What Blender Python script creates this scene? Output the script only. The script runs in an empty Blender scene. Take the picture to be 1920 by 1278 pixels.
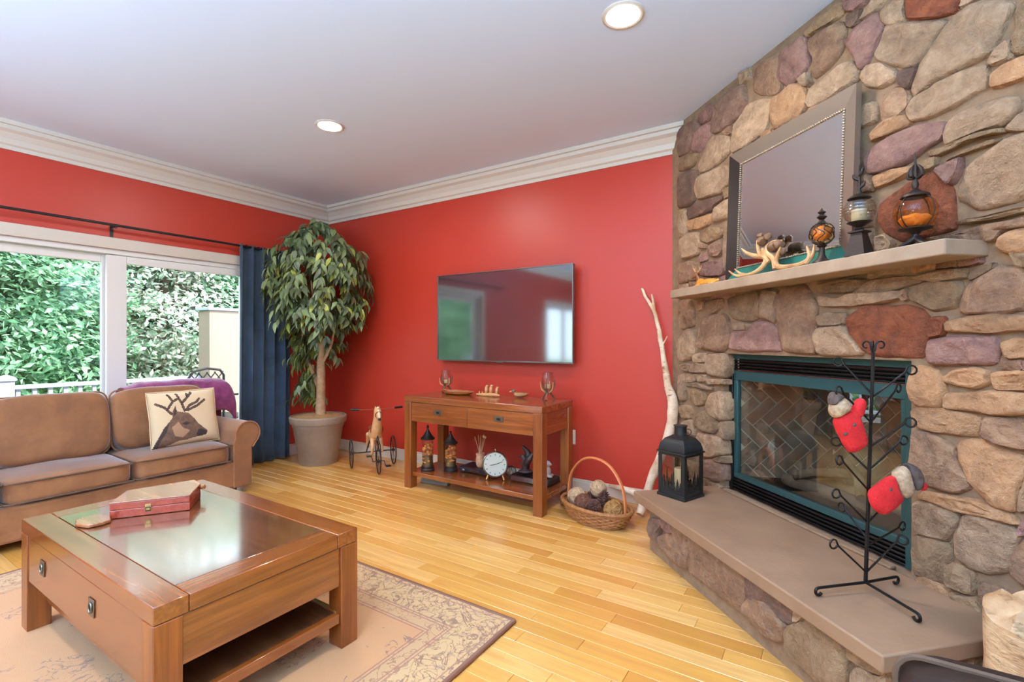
import bpy, math, random
import numpy as np
from mathutils import Vector, Matrix, noise
random.seed(7)
PI = math.pi
col = bpy.context.scene.collection
scene = bpy.context.scene

# ---------------------------------------------------------------- camera
F, CH, CA = 914.0, 1.22, math.radians(32.9)
cam = bpy.data.cameras.new('camera')
cam.sensor_width = 36.0
cam.lens = F / 1920 * 36.0
cam.clip_start = 0.05
cam_o = bpy.data.objects.new('camera', cam)
cam_o.location = (0, 0, CH)
cam_o.rotation_euler = (PI / 2, 0, CA)
col.objects.link(cam_o)
scene.camera = cam_o

# ---------------------------------------------------------------- sky, sun, exposure
SKY_STRENGTH = 8.0
SUN_STRENGTH = 14.0
CAN_POWER = 23.5
UPLIGHT_POWER = 295.0
world = bpy.data.worlds.new('sky')
scene.world = world
world.use_nodes = True
bg = world.node_tree.nodes['Background']
bg.inputs[0].default_value = (0.70, 0.85, 1.0, 1)
bg.inputs[1].default_value = SKY_STRENGTH
sun = bpy.data.lights.new('sun', 'SUN')
sun.energy = SUN_STRENGTH
sun.angle = math.radians(2)
sun.color = (1.0, 0.95, 0.86)
sun_o = bpy.data.objects.new('sun', sun)
sun_o.rotation_euler = Vector((-0.62, -0.30, -0.78)).to_track_quat('-Z', 'Y').to_euler()
sun_o.location = (10, 10, 20)
col.objects.link(sun_o)
scene.view_settings.view_transform = 'Standard'
scene.view_settings.look = 'None'
scene.view_settings.exposure = 0.0
scene.view_settings.gamma = 1.0
scene.view_settings.use_curve_mapping = False
try:
    scene.cycles.max_bounces = 10
    scene.cycles.diffuse_bounces = 6
    scene.cycles.transparent_max_bounces = 16
    scene.cycles.sample_clamp_indirect = 6.0
    scene.cycles.caustics_reflective = False
    scene.cycles.caustics_refractive = False
except Exception:
    pass

# ---------------------------------------------------------------- helpers
def P(px, py, x=None, y=None, z=None, sxy=None, t=None):
    """point of the room that the photograph shows at a pixel, on a known plane"""
    u = (px - 960) / F
    R = Vector((-math.sin(CA) + u * math.cos(CA), math.cos(CA) + u * math.sin(CA), (639 - py) / F))
    if x is not None: t = x / R.x
    elif y is not None: t = y / R.y
    elif z is not None: t = (z - CH) / R.z
    elif sxy is not None: t = sxy / (R.x + R.y)
    return Vector((0, 0, CH)) + R * t

S2 = math.sqrt(0.5)
FE = Vector((S2, -S2, 0))      # along the diagonal fireplace wall
FN = Vector((-S2, -S2, 0))     # out of it, into the room
def FW(s, z, off=0.0):
    return Vector((-0.92, 3.58, 0)) + FE * s + FN * off + Vector((0, 0, z))
def fw_sz(v):
    return ((v.x - v.y + 4.5) * S2, v.z)

class MB:
    def __init__(self):
        self.v = []; self.f = []; self.m = []
    def add(self, vs, fs, m=0):
        o = len(self.v)
        self.v += [tuple(p) for p in vs]
        for f in fs:
            self.f.append([i + o for i in f]); self.m.append(m)
        return self
    def bx(self, x0, x1, y0, y1, z0, z1, m=0):
        vs = [(x, y, z) for z in (z0, z1) for y in (y0, y1) for x in (x0, x1)]
        return self.add(vs, [(0, 2, 3, 1), (4, 5, 7, 6), (0, 1, 5, 4), (1, 3, 7, 5), (3, 2, 6, 7), (2, 0, 4, 6)], m)
    def fwbox(self, s0, s1, z0, z1, o0, o1):
        vs = [FW(s, z, o) for z in (z0, z1) for o in (o1, o0) for s in (s0, s1)]
        return self.add(vs, [(0, 2, 3, 1), (4, 5, 7, 6), (0, 1, 5, 4), (1, 3, 7, 5), (3, 2, 6, 7), (2, 0, 4, 6)])
    def tube(self, pts, r, n=8, closed=False, caps=True, sq=1.0):
        pts = [Vector(p) for p in pts]
        k = len(pts)
        rs = r if isinstance(r, (list, tuple)) else [r] * k
        vs = []; up = None
        for i, p in enumerate(pts):
            a = pts[i - 1] if (i or closed) else p
            b = pts[(i + 1) % k] if (i < k - 1 or closed) else p
            d = (b - a)
            d = d.normalized() if d.length > 1e-9 else Vector((0, 0, 1))
            if up is None:
                up = Vector((0, 0, 1)) if abs(d.z) < 0.9 else Vector((1, 0, 0))
            e1 = (up - d * up.dot(d))
            if e1.length < 1e-6: e1 = d.orthogonal()
            e1.normalize(); e2 = d.cross(e1); up = e1
            for j in range(n):
                a_ = 2 * PI * j / n
                vs.append(p + e1 * (math.cos(a_) * rs[i]) + e2 * (math.sin(a_) * rs[i] * sq))
        fs = []
        for i in range(k if closed else k - 1):
            for j in range(n):
                i2 = (i + 1) % k
                fs.append((i * n + j, i * n + (j + 1) % n, i2 * n + (j + 1) % n, i2 * n + j))
        if caps and not closed:
            fs.append(tuple(reversed(range(n)))); fs.append(tuple(range((k - 1) * n, k * n)))
        return self.add(vs, fs)
    def cyl(self, p0, p1, r0, r1=None, n=16):
        return self.tube([p0, p1], [r0, r0 if r1 is None else r1], n)
    def lathe(self, prof, n=24, c=(0, 0, 0), sx=1.0, sy=1.0, rot=0.0):
        vs = []; fs = []
        k = len(prof)
        for r, z in prof:
            for j in range(n):
                a = 2 * PI * j / n + rot
                vs.append((c[0] + max(r, 1e-5) * math.cos(a) * sx, c[1] + max(r, 1e-5) * math.sin(a) * sy, c[2] + z))
        for i in range(k - 1):
            for j in range(n):
                fs.append((i * n + j, i * n + (j + 1) % n, (i + 1) * n + (j + 1) % n, (i + 1) * n + j))
        fs.append(tuple(reversed(range(n)))); fs.append(tuple(range((k - 1) * n, k * n)))
        return self.add(vs, fs)
    def sph(self, c, r, n=14, m=9):
        rx, ry, rz = r if isinstance(r, (tuple, list)) else (r, r, r)
        prof = []
        vs = []; fs = []
        for i in range(m + 1):
            th = PI * i / m
            for j in range(n):
                a = 2 * PI * j / n
                vs.append((c[0] + rx * math.sin(th) * math.cos(a), c[1] + ry * math.sin(th) * math.sin(a), c[2] - rz * math.cos(th)))
        for i in range(m):
            for j in range(n):
                fs.append((i * n + j, i * n + (j + 1) % n, (i + 1) * n + (j + 1) % n, (i + 1) * n + j))
        return self.add(vs, fs)
    def prism(self, poly, z0, z1):
        n = len(poly)
        vs = [(x, y, z0) for x, y in poly] + [(x, y, z1) for x, y in poly]
        fs = [tuple(reversed(range(n))), tuple(range(n, 2 * n))] + [(i, (i + 1) % n, (i + 1) % n + n, i + n) for i in range(n)]
        return self.add(vs, fs)
    def cushion(self, c, h, e=5.0, n=9, crown=0.0):
        """soft box: centre c, half sizes h"""
        cx, cy, cz = c; vs = []; fs = []; idx = {}
        def vid(a, b, d):
            key = (a, b, d)
            if key not in idx:
                x, y, z = (2 * a / n - 1, 2 * b / n - 1, 2 * d / n - 1)
                q = (abs(x) ** e + abs(y) ** e + abs(z) ** e) ** (1 / e)
                x, y, z = x / q, y / q, z / q
                z2 = z + (crown * (1 - x * x) * (1 - y * y) if z > 0 else 0)
                idx[key] = len(vs); vs.append((cx + h[0] * x, cy + h[1] * y, cz + h[2] * z2))
            return idx[key]
        for i in range(n):
            for j in range(n):
                fs.append((vid(i, j, 0), vid(i, j + 1, 0), vid(i + 1, j + 1, 0), vid(i + 1, j, 0)))
                fs.append((vid(i, j, n), vid(i + 1, j, n), vid(i + 1, j + 1, n), vid(i, j + 1, n)))
                fs.append((vid(i, 0, j), vid(i + 1, 0, j), vid(i + 1, 0, j + 1), vid(i, 0, j + 1)))
                fs.append((vid(i, n, j), vid(i, n, j + 1), vid(i + 1, n, j + 1), vid(i + 1, n, j)))
                fs.append((vid(0, i, j), vid(0, i, j + 1), vid(0, i + 1, j + 1), vid(0, i + 1, j)))
                fs.append((vid(n, i, j), vid(n, i + 1, j), vid(n, i + 1, j + 1), vid(n, i, j + 1)))
        return self.add(vs, fs)
    def xf(self, M):
        self.v = [tuple(M @ Vector(p)) for p in self.v]
        return self
    def jit(self, amp, sc):
        out = []
        for p in self.v:
            q = Vector(p)
            out.append(tuple(q + noise.noise_vector(q * sc) * amp))
        self.v = out
        return self
    def build(self, name, mat, parent=None, bevel=0.0, smooth=True, remesh=0.0, seg=2, sub=0):
        me = bpy.data.meshes.new(name)
        me.from_pydata(self.v, [], self.f)
        mats = mat if isinstance(mat, (list, tuple)) else [mat]
        for m in mats: me.materials.append(M[m] if isinstance(m, str) else m)
        if len(mats) > 1:
            me.polygons.foreach_set('material_index', self.m)
        me.update()
        if smooth:
            me.shade_smooth()
            if not remesh: me.set_sharp_from_angle(angle=math.radians(38))
        o = bpy.data.objects.new(name, me)
        col.objects.link(o)
        if parent: o.parent = parent
        if remesh:
            r = o.modifiers.new('remesh', 'REMESH'); r.mode = 'VOXEL'; r.voxel_size = remesh; r.use_smooth_shade = True
            s = o.modifiers.new('smooth', 'SMOOTH'); s.iterations = 4; s.factor = 0.5
        if bevel:
            b = o.modifiers.new('bevel', 'BEVEL'); b.width = bevel; b.segments = seg; b.limit_method = 'ANGLE'; b.angle_limit = math.radians(50)
        if sub:
            s = o.modifiers.new('sub', 'SUBSURF'); s.levels = sub; s.render_levels = sub
        return o

def box(name, mat, parent, x0, x1, y0, y1, z0, z1, bevel=0.003):
    return MB().bx(x0, x1, y0, y1, z0, z1).build(name, mat, parent, bevel=bevel)
def tag(o, label, cat, group=None, kind=None):
    if label: o['label'] = label
    if cat: o['category'] = cat
    if group: o['group'] = group
    if kind: o['kind'] = kind
    return o
def thing(name, label, cat, loc=(0, 0, 0), rz=0.0, group=None):
    o = bpy.data.objects.new(name, None)
    o.empty_display_size = 0.1
    col.objects.link(o)
    o.location = loc; o.rotation_euler = (0, 0, rz)
    return tag(o, label, cat, group)
def struct(o):
    o['kind'] = 'structure'
    return o
def place(o, loc, rz=0.0):
    o.location = loc; o.rotation_euler = (0, 0, rz)
    return o
def dup(root, loc, rz=0.0, label=None):
    r = root.copy(); col.objects.link(r); r.location = loc; r.rotation_euler = (0, 0, rz)
    if label: r['label'] = label
    for ch in root.children:
        c = ch.copy(); col.objects.link(c); c.parent = r
        for g in ch.children:
            d = g.copy(); col.objects.link(d); d.parent = c
    return r
def smooth_path(pts, k=5):
    pts = [Vector(p) for p in pts]; out = []
    for i in range(len(pts) - 1):
        a = pts[max(i - 1, 0)]; b = pts[i]; c = pts[i + 1]; d = pts[min(i + 2, len(pts) - 1)]
        for j in range(k):
            t = j / k
            out.append(0.5 * ((2 * b) + (c - a) * t + (2 * a - 5 * b + 4 * c - d) * t * t + (3 * b - a - 3 * c + d) * t ** 3))
    out.append(pts[-1])
    return out
def lerps(vals, n):
    k = len(vals) - 1
    return [vals[min(int(i * k / (n - 1)), k - 1)] * (1 - (i * k / (n - 1) - min(int(i * k / (n - 1)), k - 1))) + vals[min(int(i * k / (n - 1)), k - 1) + 1] * (i * k / (n - 1) - min(int(i * k / (n - 1)), k - 1)) for i in range(n)]
def inside(poly, x, y):
    c = False; n = len(poly)
    for i in range(n):
        x1, y1 = poly[i]; x2, y2 = poly[i - 1]
        if (y1 > y) != (y2 > y) and x < (x2 - x1) * (y - y1) / (y2 - y1) + x1: c = not c
    return c
def seg_dist(p, a, b):
    ax, ay = a; bx_, by = b; dx, dy = bx_ - ax, by - ay
    t = max(0, min(1, ((p[0] - ax) * dx + (p[1] - ay) * dy) / (dx * dx + dy * dy + 1e-12)))
    return math.hypot(p[0] - ax - t * dx, p[1] - ay - t * dy)

# ---------------------------------------------------------------- materials
M = {}
def srgb(r, g, b):
    f = lambda c: (c / 255 / 12.92) if c / 255 <= 0.04045 else ((c / 255 + 0.055) / 1.055) ** 2.4
    return (f(r), f(g), f(b), 1.0)
class NT:
    def __init__(self, name):
        self.mat = bpy.data.materials.new(name)
        self.mat.use_nodes = True
        self.t = self.mat.node_tree
        self.b = self.t.nodes['Principled BSDF']
        M[name] = self.mat
    def n(self, kind, **kw):
        nd = self.t.nodes.new(kind)
        for k, v in kw.items(): setattr(nd, k, v)
        return nd
    def l(self, a, b): self.t.links.new(a, b)
    def coords(self, scale=(1, 1, 1), kind='Object', rot=(0, 0, 0)):
        tc = self.n('ShaderNodeTexCoord'); mp = self.n('ShaderNodeMapping')
        mp.inputs['Scale'].default_value = scale
        mp.inputs['Rotation'].default_value = rot
        self.l(tc.outputs[kind], mp.inputs[0])
        return mp.outputs[0]
    def noise(self, vec, scale, detail=4, rough=0.55, dist=0.0):
        nd = self.n('ShaderNodeTexNoise')
        nd.inputs['Scale'].default_value = scale; nd.inputs['Detail'].default_value = detail
        nd.inputs['Roughness'].default_value = rough; nd.inputs['Distortion'].default_value = dist
        if vec is not None: self.l(vec, nd.inputs['Vector'])
        return nd.outputs['Fac']
    def ramp(self, fac, stops, interp='LINEAR'):
        r = self.n('ShaderNodeValToRGB'); r.color_ramp.interpolation = interp
        el = r.color_ramp.elements
        while len(el) < len(stops): el.new(0.5)
        for e, (p, c) in zip(el, stops): e.position = p; e.color = c
        self.l(fac, r.inputs[0])
        return r.outputs[0]
    def math(self, op, a, b=None, clamp=False):
        m = self.n('ShaderNodeMath', operation=op); m.use_clamp = clamp
        for i, q in enumerate((a, b)):
            if q is None: continue
            if isinstance(q, (int, float)): m.inputs[i].default_value = q
            else: self.l(q, m.inputs[i])
        return m.outputs[0]
    def mix(self, fac, a, b, mode='MIX'):
        m = self.n('ShaderNodeMix', data_type='RGBA', blend_type=mode)
        for q, i in ((fac, 0), (a, 6), (b, 7)):
            if isinstance(q, (int, float)): m.inputs[i].default_value = q
            elif isinstance(q, tuple): m.inputs[i].default_value = q
            else: self.l(q, m.inputs[i])
        return m.outputs[2]
    def base(self, c):
        if isinstance(c, tuple): self.b.inputs['Base Color'].default_value = c
        else: self.l(c, self.b.inputs['Base Color'])
    def bump(self, h, strength=0.3, dist=0.01):
        b = self.n('ShaderNodeBump'); b.inputs['Strength'].default_value = strength; b.inputs['Distance'].default_value = dist
        self.l(h, b.inputs['Height']); self.l(b.outputs[0], self.b.inputs['Normal'])
    def set(self, **kw):
        for k, v in kw.items(): self.b.inputs[k.replace('_', ' ')].default_value = v
        return self

def pm(name, c, rough=0.5, metal=0.0, c2=None, sc=8.0, bump=0.0, bsc=60.0, spec=None, stretch=(1, 1, 1), coat=0.0, sheen=0.0):
    m = NT(name); m.set(Roughness=rough, Metallic=metal)
    if spec is not None: m.b.inputs['Specular IOR Level'].default_value = spec
    if coat: m.b.inputs['Coat Weight'].default_value = coat; m.b.inputs['Coat Roughness'].default_value = 0.12
    if sheen: m.b.inputs['Sheen Weight'].default_value = sheen; m.b.inputs['Sheen Roughness'].default_value = 0.4
    if c2 or bump: vec = m.coords(stretch)
    if c2: m.base(m.ramp(m.noise(vec, sc), [(0.3, c), (0.7, c2)]))
    else: m.base(c)
    if bump: m.bump(m.noise(vec, bsc, 3), bump, 0.004)
    return m
def wood(name, c1, c2, axis, rough=0.3, coat=0.0, sc=1.0):
    m = NT(name); m.set(Roughness=rough)
    st = [22.0, 22.0, 22.0]; st[axis] = 1.6
    vec = m.coords(tuple(q * sc for q in st))
    n1 = m.noise(vec, 1.0, 6, 0.6, 0.8)
    st2 = [90.0, 90.0, 90.0]; st2[axis] = 3.0
    n2 = m.noise(m.coords(tuple(q * sc for q in st2)), 1.0, 3)
    f = m.math('ADD', m.math('MULTIPLY', n1, 0.7), m.math('MULTIPLY', n2, 0.3))
    dk = tuple(q * 0.62 for q in c1[:3]) + (1,)
    m.base(m.ramp(f, [(0.30, dk), (0.46, c1), (0.68, c2)]))
    if coat: m.b.inputs['Coat Weight'].default_value = coat; m.b.inputs['Coat Roughness'].default_value = 0.1; m.b.inputs['Coat IOR'].default_value = 1.5 + 0.9 * coat
    m.bump(n2, 0.06, 0.002)
    return m
def glassy(name, tint=(1, 1, 1, 1), ior=1.5, rough=0.0, dens=0.0):
    """thin architectural pane: transparent with Fresnel reflection"""
    m = NT(name); t = m.t
    out = [n for n in t.nodes if n.type == 'OUTPUT_MATERIAL'][0]
    tr = m.n('ShaderNodeBsdfTransparent'); tr.inputs[0].default_value = tint
    gl = m.n('ShaderNodeBsdfGlossy'); gl.inputs['Roughness'].default_value = rough
    lw = m.n('ShaderNodeLayerWeight'); lw.inputs[0].default_value = 0.5
    f0 = ((ior - 1) / (ior + 1)) ** 2
    fr = m.math('ADD', m.math('MULTIPLY', m.math('POWER', lw.outputs['Facing'], 5.0), 1 - f0), f0)
    mx = m.n('ShaderNodeMixShader')
    m.l(fr, mx.inputs[0]); m.l(tr.outputs[0], mx.inputs[1]); m.l(gl.outputs[0], mx.inputs[2])
    m.l(mx.outputs[0], out.inputs[0])
    return m
def emit(name, c, s):
    m = NT(name); m.base(c); m.b.inputs['Emission Color'].default_value = c; m.b.inputs['Emission Strength'].default_value = s
    return m

pm('red_paint', srgb(178, 50, 32), 0.40, bump=0.05, bsc=180)
pm('cream_paint', srgb(206, 200, 192), 0.6, bump=0.05, bsc=180)
pm('ceiling_daylit', srgb(214, 229, 250), 0.75, bump=0.03, bsc=150)  # white ceiling, cool daylight mixed into its colour
pm('white_trim', srgb(206, 194, 180), 0.4)
pm('white_vinyl', srgb(226, 224, 222), 0.35)
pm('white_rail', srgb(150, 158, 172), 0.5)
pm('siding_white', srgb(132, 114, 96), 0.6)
pm('black_iron', srgb(30, 27, 26), 0.45, 0.6, bump=0.1, bsc=120)
pm('rod_iron', srgb(52, 46, 46), 0.4, 0.7)
pm('curtain', srgb(36, 48, 62), 0.75, c2=srgb(54, 68, 84), sc=5, bump=0.15, bsc=200, sheen=0.5)
# sofa microfibre
m = NT('sofa_fabric'); m.set(Roughness=0.85)
m.b.inputs['Sheen Weight'].default_value = 1.0; m.b.inputs['Sheen Roughness'].default_value = 0.3; m.b.inputs['Sheen Tint'].default_value = (0.85, 0.93, 1.0, 1)  # blue sheen tint stands in for window light on the cushions
v = m.coords(); m.base(m.ramp(m.noise(v, 5, 5, 0.6, 0.2), [(0.3, srgb(114, 70, 38)), (0.5, srgb(132, 82, 46)), (0.72, srgb(148, 96, 58))]))
m.bump(m.math('ADD', m.noise(v, 220, 2), m.math('MULTIPLY', m.noise(v, 5, 3), 1.5)), 0.22, 0.006)
pm('sofa_piping', srgb(92, 64, 46), 0.8)
wood('oak_x', srgb(122, 60, 20), srgb(154, 82, 32), 0, 0.26, 0.5)
wood('oak_y', srgb(122, 60, 20), srgb(154, 82, 32), 1, 0.26, 0.5)
wood('oak_z', srgb(122, 60, 20), srgb(154, 82, 32), 2, 0.30, 0.25)
wood('oak_dark', srgb(74, 38, 18), srgb(98, 52, 26), 0, 0.35, 0.2)
wood('table_top', srgb(104, 56, 28), srgb(136, 78, 40), 0, 0.2, 0.9)
pm('seam', srgb(40, 20, 10), 0.6)
pm('pewter', srgb(120, 112, 98), 0.35, 0.9)
pm('pewter_dark', srgb(38, 34, 30), 0.5, 0.6)
wood('board_red', srgb(150, 50, 30), srgb(176, 72, 44), 0, 0.25, 0.5)
wood('board_top', srgb(150, 92, 58), srgb(180, 120, 80), 0, 0.22, 0.5)
pm('brass', srgb(214, 178, 116), 0.25, 0.9)
# maple planks
m = NT('maple'); m.set(Roughness=0.24)
m.b.inputs['Coat Weight'].default_value = 0.6; m.b.inputs['Coat Roughness'].default_value = 0.22; m.b.inputs['Coat IOR'].default_value = 1.6
g = m.n('ShaderNodeNewGeometry'); oi = m.n('ShaderNodeObjectInfo')
rnd = m.math('FRACT', m.math('ADD', g.outputs['Random Per Island'], m.math('MULTIPLY', oi.outputs['Random'], 7.31)))
c = m.ramp(rnd, [(0.0, srgb(200, 140, 60)), (0.35, srgb(216, 158, 74)), (0.7, srgb(226, 172, 92)), (1.0, srgb(234, 186, 112))])
mp = m.n('ShaderNodeMapping'); mp.inputs['Scale'].default_value = (2.2, 34, 34)
va = m.n('ShaderNodeVectorMath', operation='ADD'); m.l(g.outputs['Position'], va.inputs[0])
cx = m.n('ShaderNodeCombineXYZ'); m.l(m.math('MULTIPLY', rnd, 9.0), cx.inputs[0]); m.l(cx.outputs[0], va.inputs[1])
m.l(va.outputs[0], mp.inputs[0])
gr = m.noise(mp.outputs[0], 1.0, 5, 0.6, 0.6)
m.base(m.mix(m.ramp(gr, [(0.38, (0, 0, 0, 1)), (0.75, (0.6, 0.6, 0.6, 1))]), c, srgb(186, 126, 70)))
m.bump(gr, 0.03, 0.002)
pm('subfloor', srgb(116, 76, 40), 0.7)
# rug
RX0, RX1, RY0, RY1 = -3.60, -1.135, -0.35, 1.787
m = NT('rug'); m.set(Roughness=0.95)
m.b.inputs['Sheen Weight'].default_value = 0.3
vec = m.coords(); sp = m.n('ShaderNodeSeparateXYZ'); m.l(vec, sp.inputs[0])
dx = m.math('SUBTRACT', (RX1 - RX0) / 2, m.math('ABSOLUTE', sp.outputs[0]))
dy = m.math('SUBTRACT', (RY1 - RY0) / 2, m.math('ABSOLUTE', sp.outputs[1]))
d = m.math('MINIMUM', dx, dy)
curl = m.noise(vec, 9.0, 3, 0.5, 2.2)
line = m.math('LESS_THAN', m.math('ABSOLUTE', m.math('SUBTRACT', curl, 0.5)), 0.022)
curl2 = m.noise(vec, 16.0, 2, 0.5, 1.2)
line2 = m.math('LESS_THAN', m.math('ABSOLUTE', m.math('SUBTRACT', curl2, 0.47)), 0.02)
blob = m.math('GREATER_THAN', m.noise(vec, 13.0, 2, 0.5, 1.5), 0.66)
soft = m.noise(vec, 3.0, 4)
fieldc = m.mix(soft, srgb(204, 144, 90), srgb(182, 132, 84))
sparse = m.math('GREATER_THAN', m.noise(vec, 3.6, 2), 0.54)
fieldc = m.mix(m.math('MULTIPLY', m.math('MULTIPLY', line, sparse), 0.8), fieldc, srgb(128, 92, 72))
fieldc = m.mix(m.math('MULTIPLY', m.math('MULTIPLY', blob, sparse), 0.6), fieldc, srgb(132, 104, 90))
bordc = m.mix(soft, srgb(202, 160, 108), srgb(184, 148, 100))
bordc = m.mix(m.math('MULTIPLY', line, 0.85), bordc, srgb(122, 80, 56))
bordc = m.mix(m.math('MULTIPLY', line2, 0.65), bordc, srgb(140, 106, 72))
bordc = m.mix(m.math('MULTIPLY', blob, 0.55), bordc, srgb(150, 120, 104))
guardc = m.mix(m.math('MULTIPLY', line2, 0.7), srgb(192, 148, 100), srgb(138, 88, 56))
def band(a, b_):
    return m.math('MULTIPLY', m.math('GREATER_THAN', d, a), m.math('LESS_THAN', d, b_))
c = m.mix(m.math('GREATER_THAN', d, 0.275), bordc, fieldc)
c = m.mix(band(0.195, 0.275), c, guardc)
for a in (0.034, 0.19, 0.205, 0.262, 0.277):
    c = m.mix(m.math('MULTIPLY', band(a, a + 0.007), 0.75), c, srgb(150, 92, 70))
c = m.mix(m.math('LESS_THAN', d, 0.016), c, srgb(118, 70, 44))
m.base(c)
m.bump(m.noise(vec, 260, 2), 0.4, 0.004)
pm('rug_binding', srgb(112, 64, 38), 0.95, bump=0.5, bsc=150)
# stones
def stone(name, c1, c2, c3):
    m = NT(name); m.set(Roughness=0.82)
    oi = m.n('ShaderNodeObjectInfo')
    add = m.n('ShaderNodeVectorMath', operation='ADD')
    m.l(m.coords(), add.inputs[0]); m.l(oi.outputs['Random'], add.inputs[1])
    v = add.outputs[0]
    n1 = m.noise(v, 9, 6, 0.65, 0.8); n2 = m.noise(v, 38, 5, 0.7)
    f = m.math('ADD', m.math('MULTIPLY', n1, 0.65), m.math('MULTIPLY', n2, 0.35))
    c = m.ramp(f, [(0.30, c1), (0.5, c2), (0.68, c3)])
    hs = m.n('ShaderNodeHueSaturation')
    m.l(c, hs.inputs['Color'])
    m.l(m.math('ADD', m.math('MULTIPLY', oi.outputs['Random'], 0.35), 0.90), hs.inputs['Value'])
    hs.inputs['Saturation'].default_value = 1.04; hs.inputs['Hue'].default_value = 0.490
    m.base(hs.outputs[0])
    m.bump(m.math('ADD', n1, m.math('MULTIPLY', n2, 0.9)), 1.0, 0.022)
stone('stone_t', srgb(116, 94, 72), srgb(160, 134, 104), srgb(192, 166, 134))
stone('stone_g', srgb(96, 76, 62), srgb(134, 106, 86), srgb(164, 136, 112))
stone('stone_s', srgb(102, 82, 58), srgb(142, 116, 84), srgb(170, 144, 110))
stone('stone_b', srgb(98, 76, 58), srgb(144, 114, 86), srgb(176, 146, 112))
stone('stone_p', srgb(100, 74, 66), srgb(142, 108, 94), srgb(172, 138, 118))
stone('stone_o', srgb(128, 98, 68), srgb(176, 138, 98), srgb(202, 166, 124))
stone('stone_r', srgb(84, 46, 30), srgb(132, 78, 46), srgb(164, 104, 62))
stone('stone_d', srgb(74, 56, 46), srgb(106, 82, 66), srgb(138, 110, 88))
pm('mortar', srgb(148, 118, 90), 0.95, c2=srgb(122, 96, 72), sc=20, bump=0.5, bsc=90)
pm('slate_slab', srgb(136, 102, 76), 0.7, c2=srgb(150, 116, 88), sc=5, bump=0.3, bsc=45)
pm('mantel_stone', srgb(170, 146, 122), 0.75, c2=srgb(150, 126, 104), sc=7, bump=0.35, bsc=50)
# fireplace
pm('insert_black', srgb(20, 19, 19), 0.4, 0.4)
pm('insert_teal', srgb(58, 92, 92), 0.35, 0.5)
pm('fire_brick', srgb(120, 94, 76), 0.9, c2=srgb(152, 122, 98), sc=14, bump=0.3, bsc=70)
pm('fire_grout', srgb(226, 208, 180), 0.95)
pm('log_bark', srgb(92, 72, 56), 0.95, c2=srgb(150, 128, 104), sc=9, bump=0.8, bsc=30)
glassy('fire_glass', (0.90, 0.93, 0.92, 1), 2.3)
glassy('window_glass', (0.96, 0.98, 0.98, 1), 1.45)
glassy('clear_glass', (0.93, 0.93, 0.93, 1), 1.6)
glassy('amber_glass', (1.0, 0.82, 0.52, 1), 1.6, 0.05)
glassy('smoke_glass', (0.84, 0.85, 0.80, 1), 2.6, 0.08)
# screens, mirror
m = NT('screen'); m.base((0.006, 0.006, 0.008, 1)); m.set(Roughness=0.07); m.b.inputs['IOR'].default_value = 2.6
m = NT('mirror_silver'); m.base((0.86, 0.88, 0.90, 1)); m.set(Roughness=0.01, Metallic=1.0)
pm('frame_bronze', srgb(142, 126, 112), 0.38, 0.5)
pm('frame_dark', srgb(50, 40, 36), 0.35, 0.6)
pm('bead_silver', srgb(190, 170, 146), 0.3, 0.9)
pm('teal_reflection', srgb(36, 108, 94), 0.4)  # a teal reflection put into the colour of the mirror's bottom rail
pm('tv_bezel', srgb(120, 118, 116), 0.3, 0.9)
pm('black_plastic', srgb(20, 20, 22), 0.35)
pm('iron_brown', srgb(58, 46, 40), 0.5, 0.6, bump=0.2, bsc=80)
# knit
pm('knit_red', srgb(186, 20, 22), 0.9, c2=srgb(212, 34, 34), sc=30, bump=0.8, bsc=130)
pm('knit_cream', srgb(206, 180, 146), 0.95, c2=srgb(150, 120, 92), sc=70, bump=0.8, bsc=130)
pm('knit_grey', srgb(74, 58, 52), 0.95, c2=srgb(96, 78, 70), sc=50, bump=0.8, bsc=130)
# decorative
pm('lantern_metal', srgb(46, 44, 42), 0.45, 0.5)
pm('candle', srgb(232, 206, 150), 0.6)
pm('silhouette', srgb(24, 22, 20), 0.6)
m = NT('birch'); m.set(Roughness=0.8)
v = m.coords((14, 14, 60)); n1 = m.noise(v, 1.0, 4, 0.6, 0.4); n2 = m.noise(m.coords((9, 9, 12)), 1.0, 3)
c = m.ramp(n2, [(0.35, srgb(196, 160, 126)), (0.6, srgb(232, 212, 188))])
m.base(m.mix(m.ramp(n1, [(0.62, (0, 0, 0, 1)), (0.70, (1, 1, 1, 1))]), c, srgb(70, 48, 36)))
m.bump(n1, 0.4, 0.006)
# the log has older, tanner bark
m = NT('birch_tan'); m.set(Roughness=0.85)
n1 = m.noise(m.coords((18, 18, 60)), 1.0, 4, 0.6, 0.5); n2 = m.noise(m.coords((8, 8, 8)), 1.0, 4)
c = m.ramp(n2, [(0.35, srgb(176, 128, 84)), (0.62, srgb(222, 190, 150))])
m.base(m.mix(m.ramp(n1, [(0.56, (0, 0, 0, 1)), (0.68, (0.8, 0.8, 0.8, 1))]), c, srgb(110, 74, 46)))
m.bump(m.math('ADD', n1, n2), 0.7, 0.012)
pm('wicker', srgb(176, 116, 62), 0.6, c2=srgb(126, 78, 38), sc=40, bump=0.5, bsc=120)
pm('wicker_handle', srgb(200, 116, 66), 0.5)
pm('ball_cream', srgb(222, 192, 152), 0.8, c2=srgb(176, 136, 98), sc=50, bump=0.7, bsc=90)
pm('ball_tan', srgb(186, 136, 76), 0.8, c2=srgb(140, 94, 48), sc=40, bump=0.8, bsc=80)
pm('ball_brown', srgb(138, 84, 58), 0.8, c2=srgb(84, 44, 30), sc=40, bump=0.9, bsc=80)
pm('pine_cone', srgb(74, 40, 30), 0.7, c2=srgb(110, 66, 50), sc=40)
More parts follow.
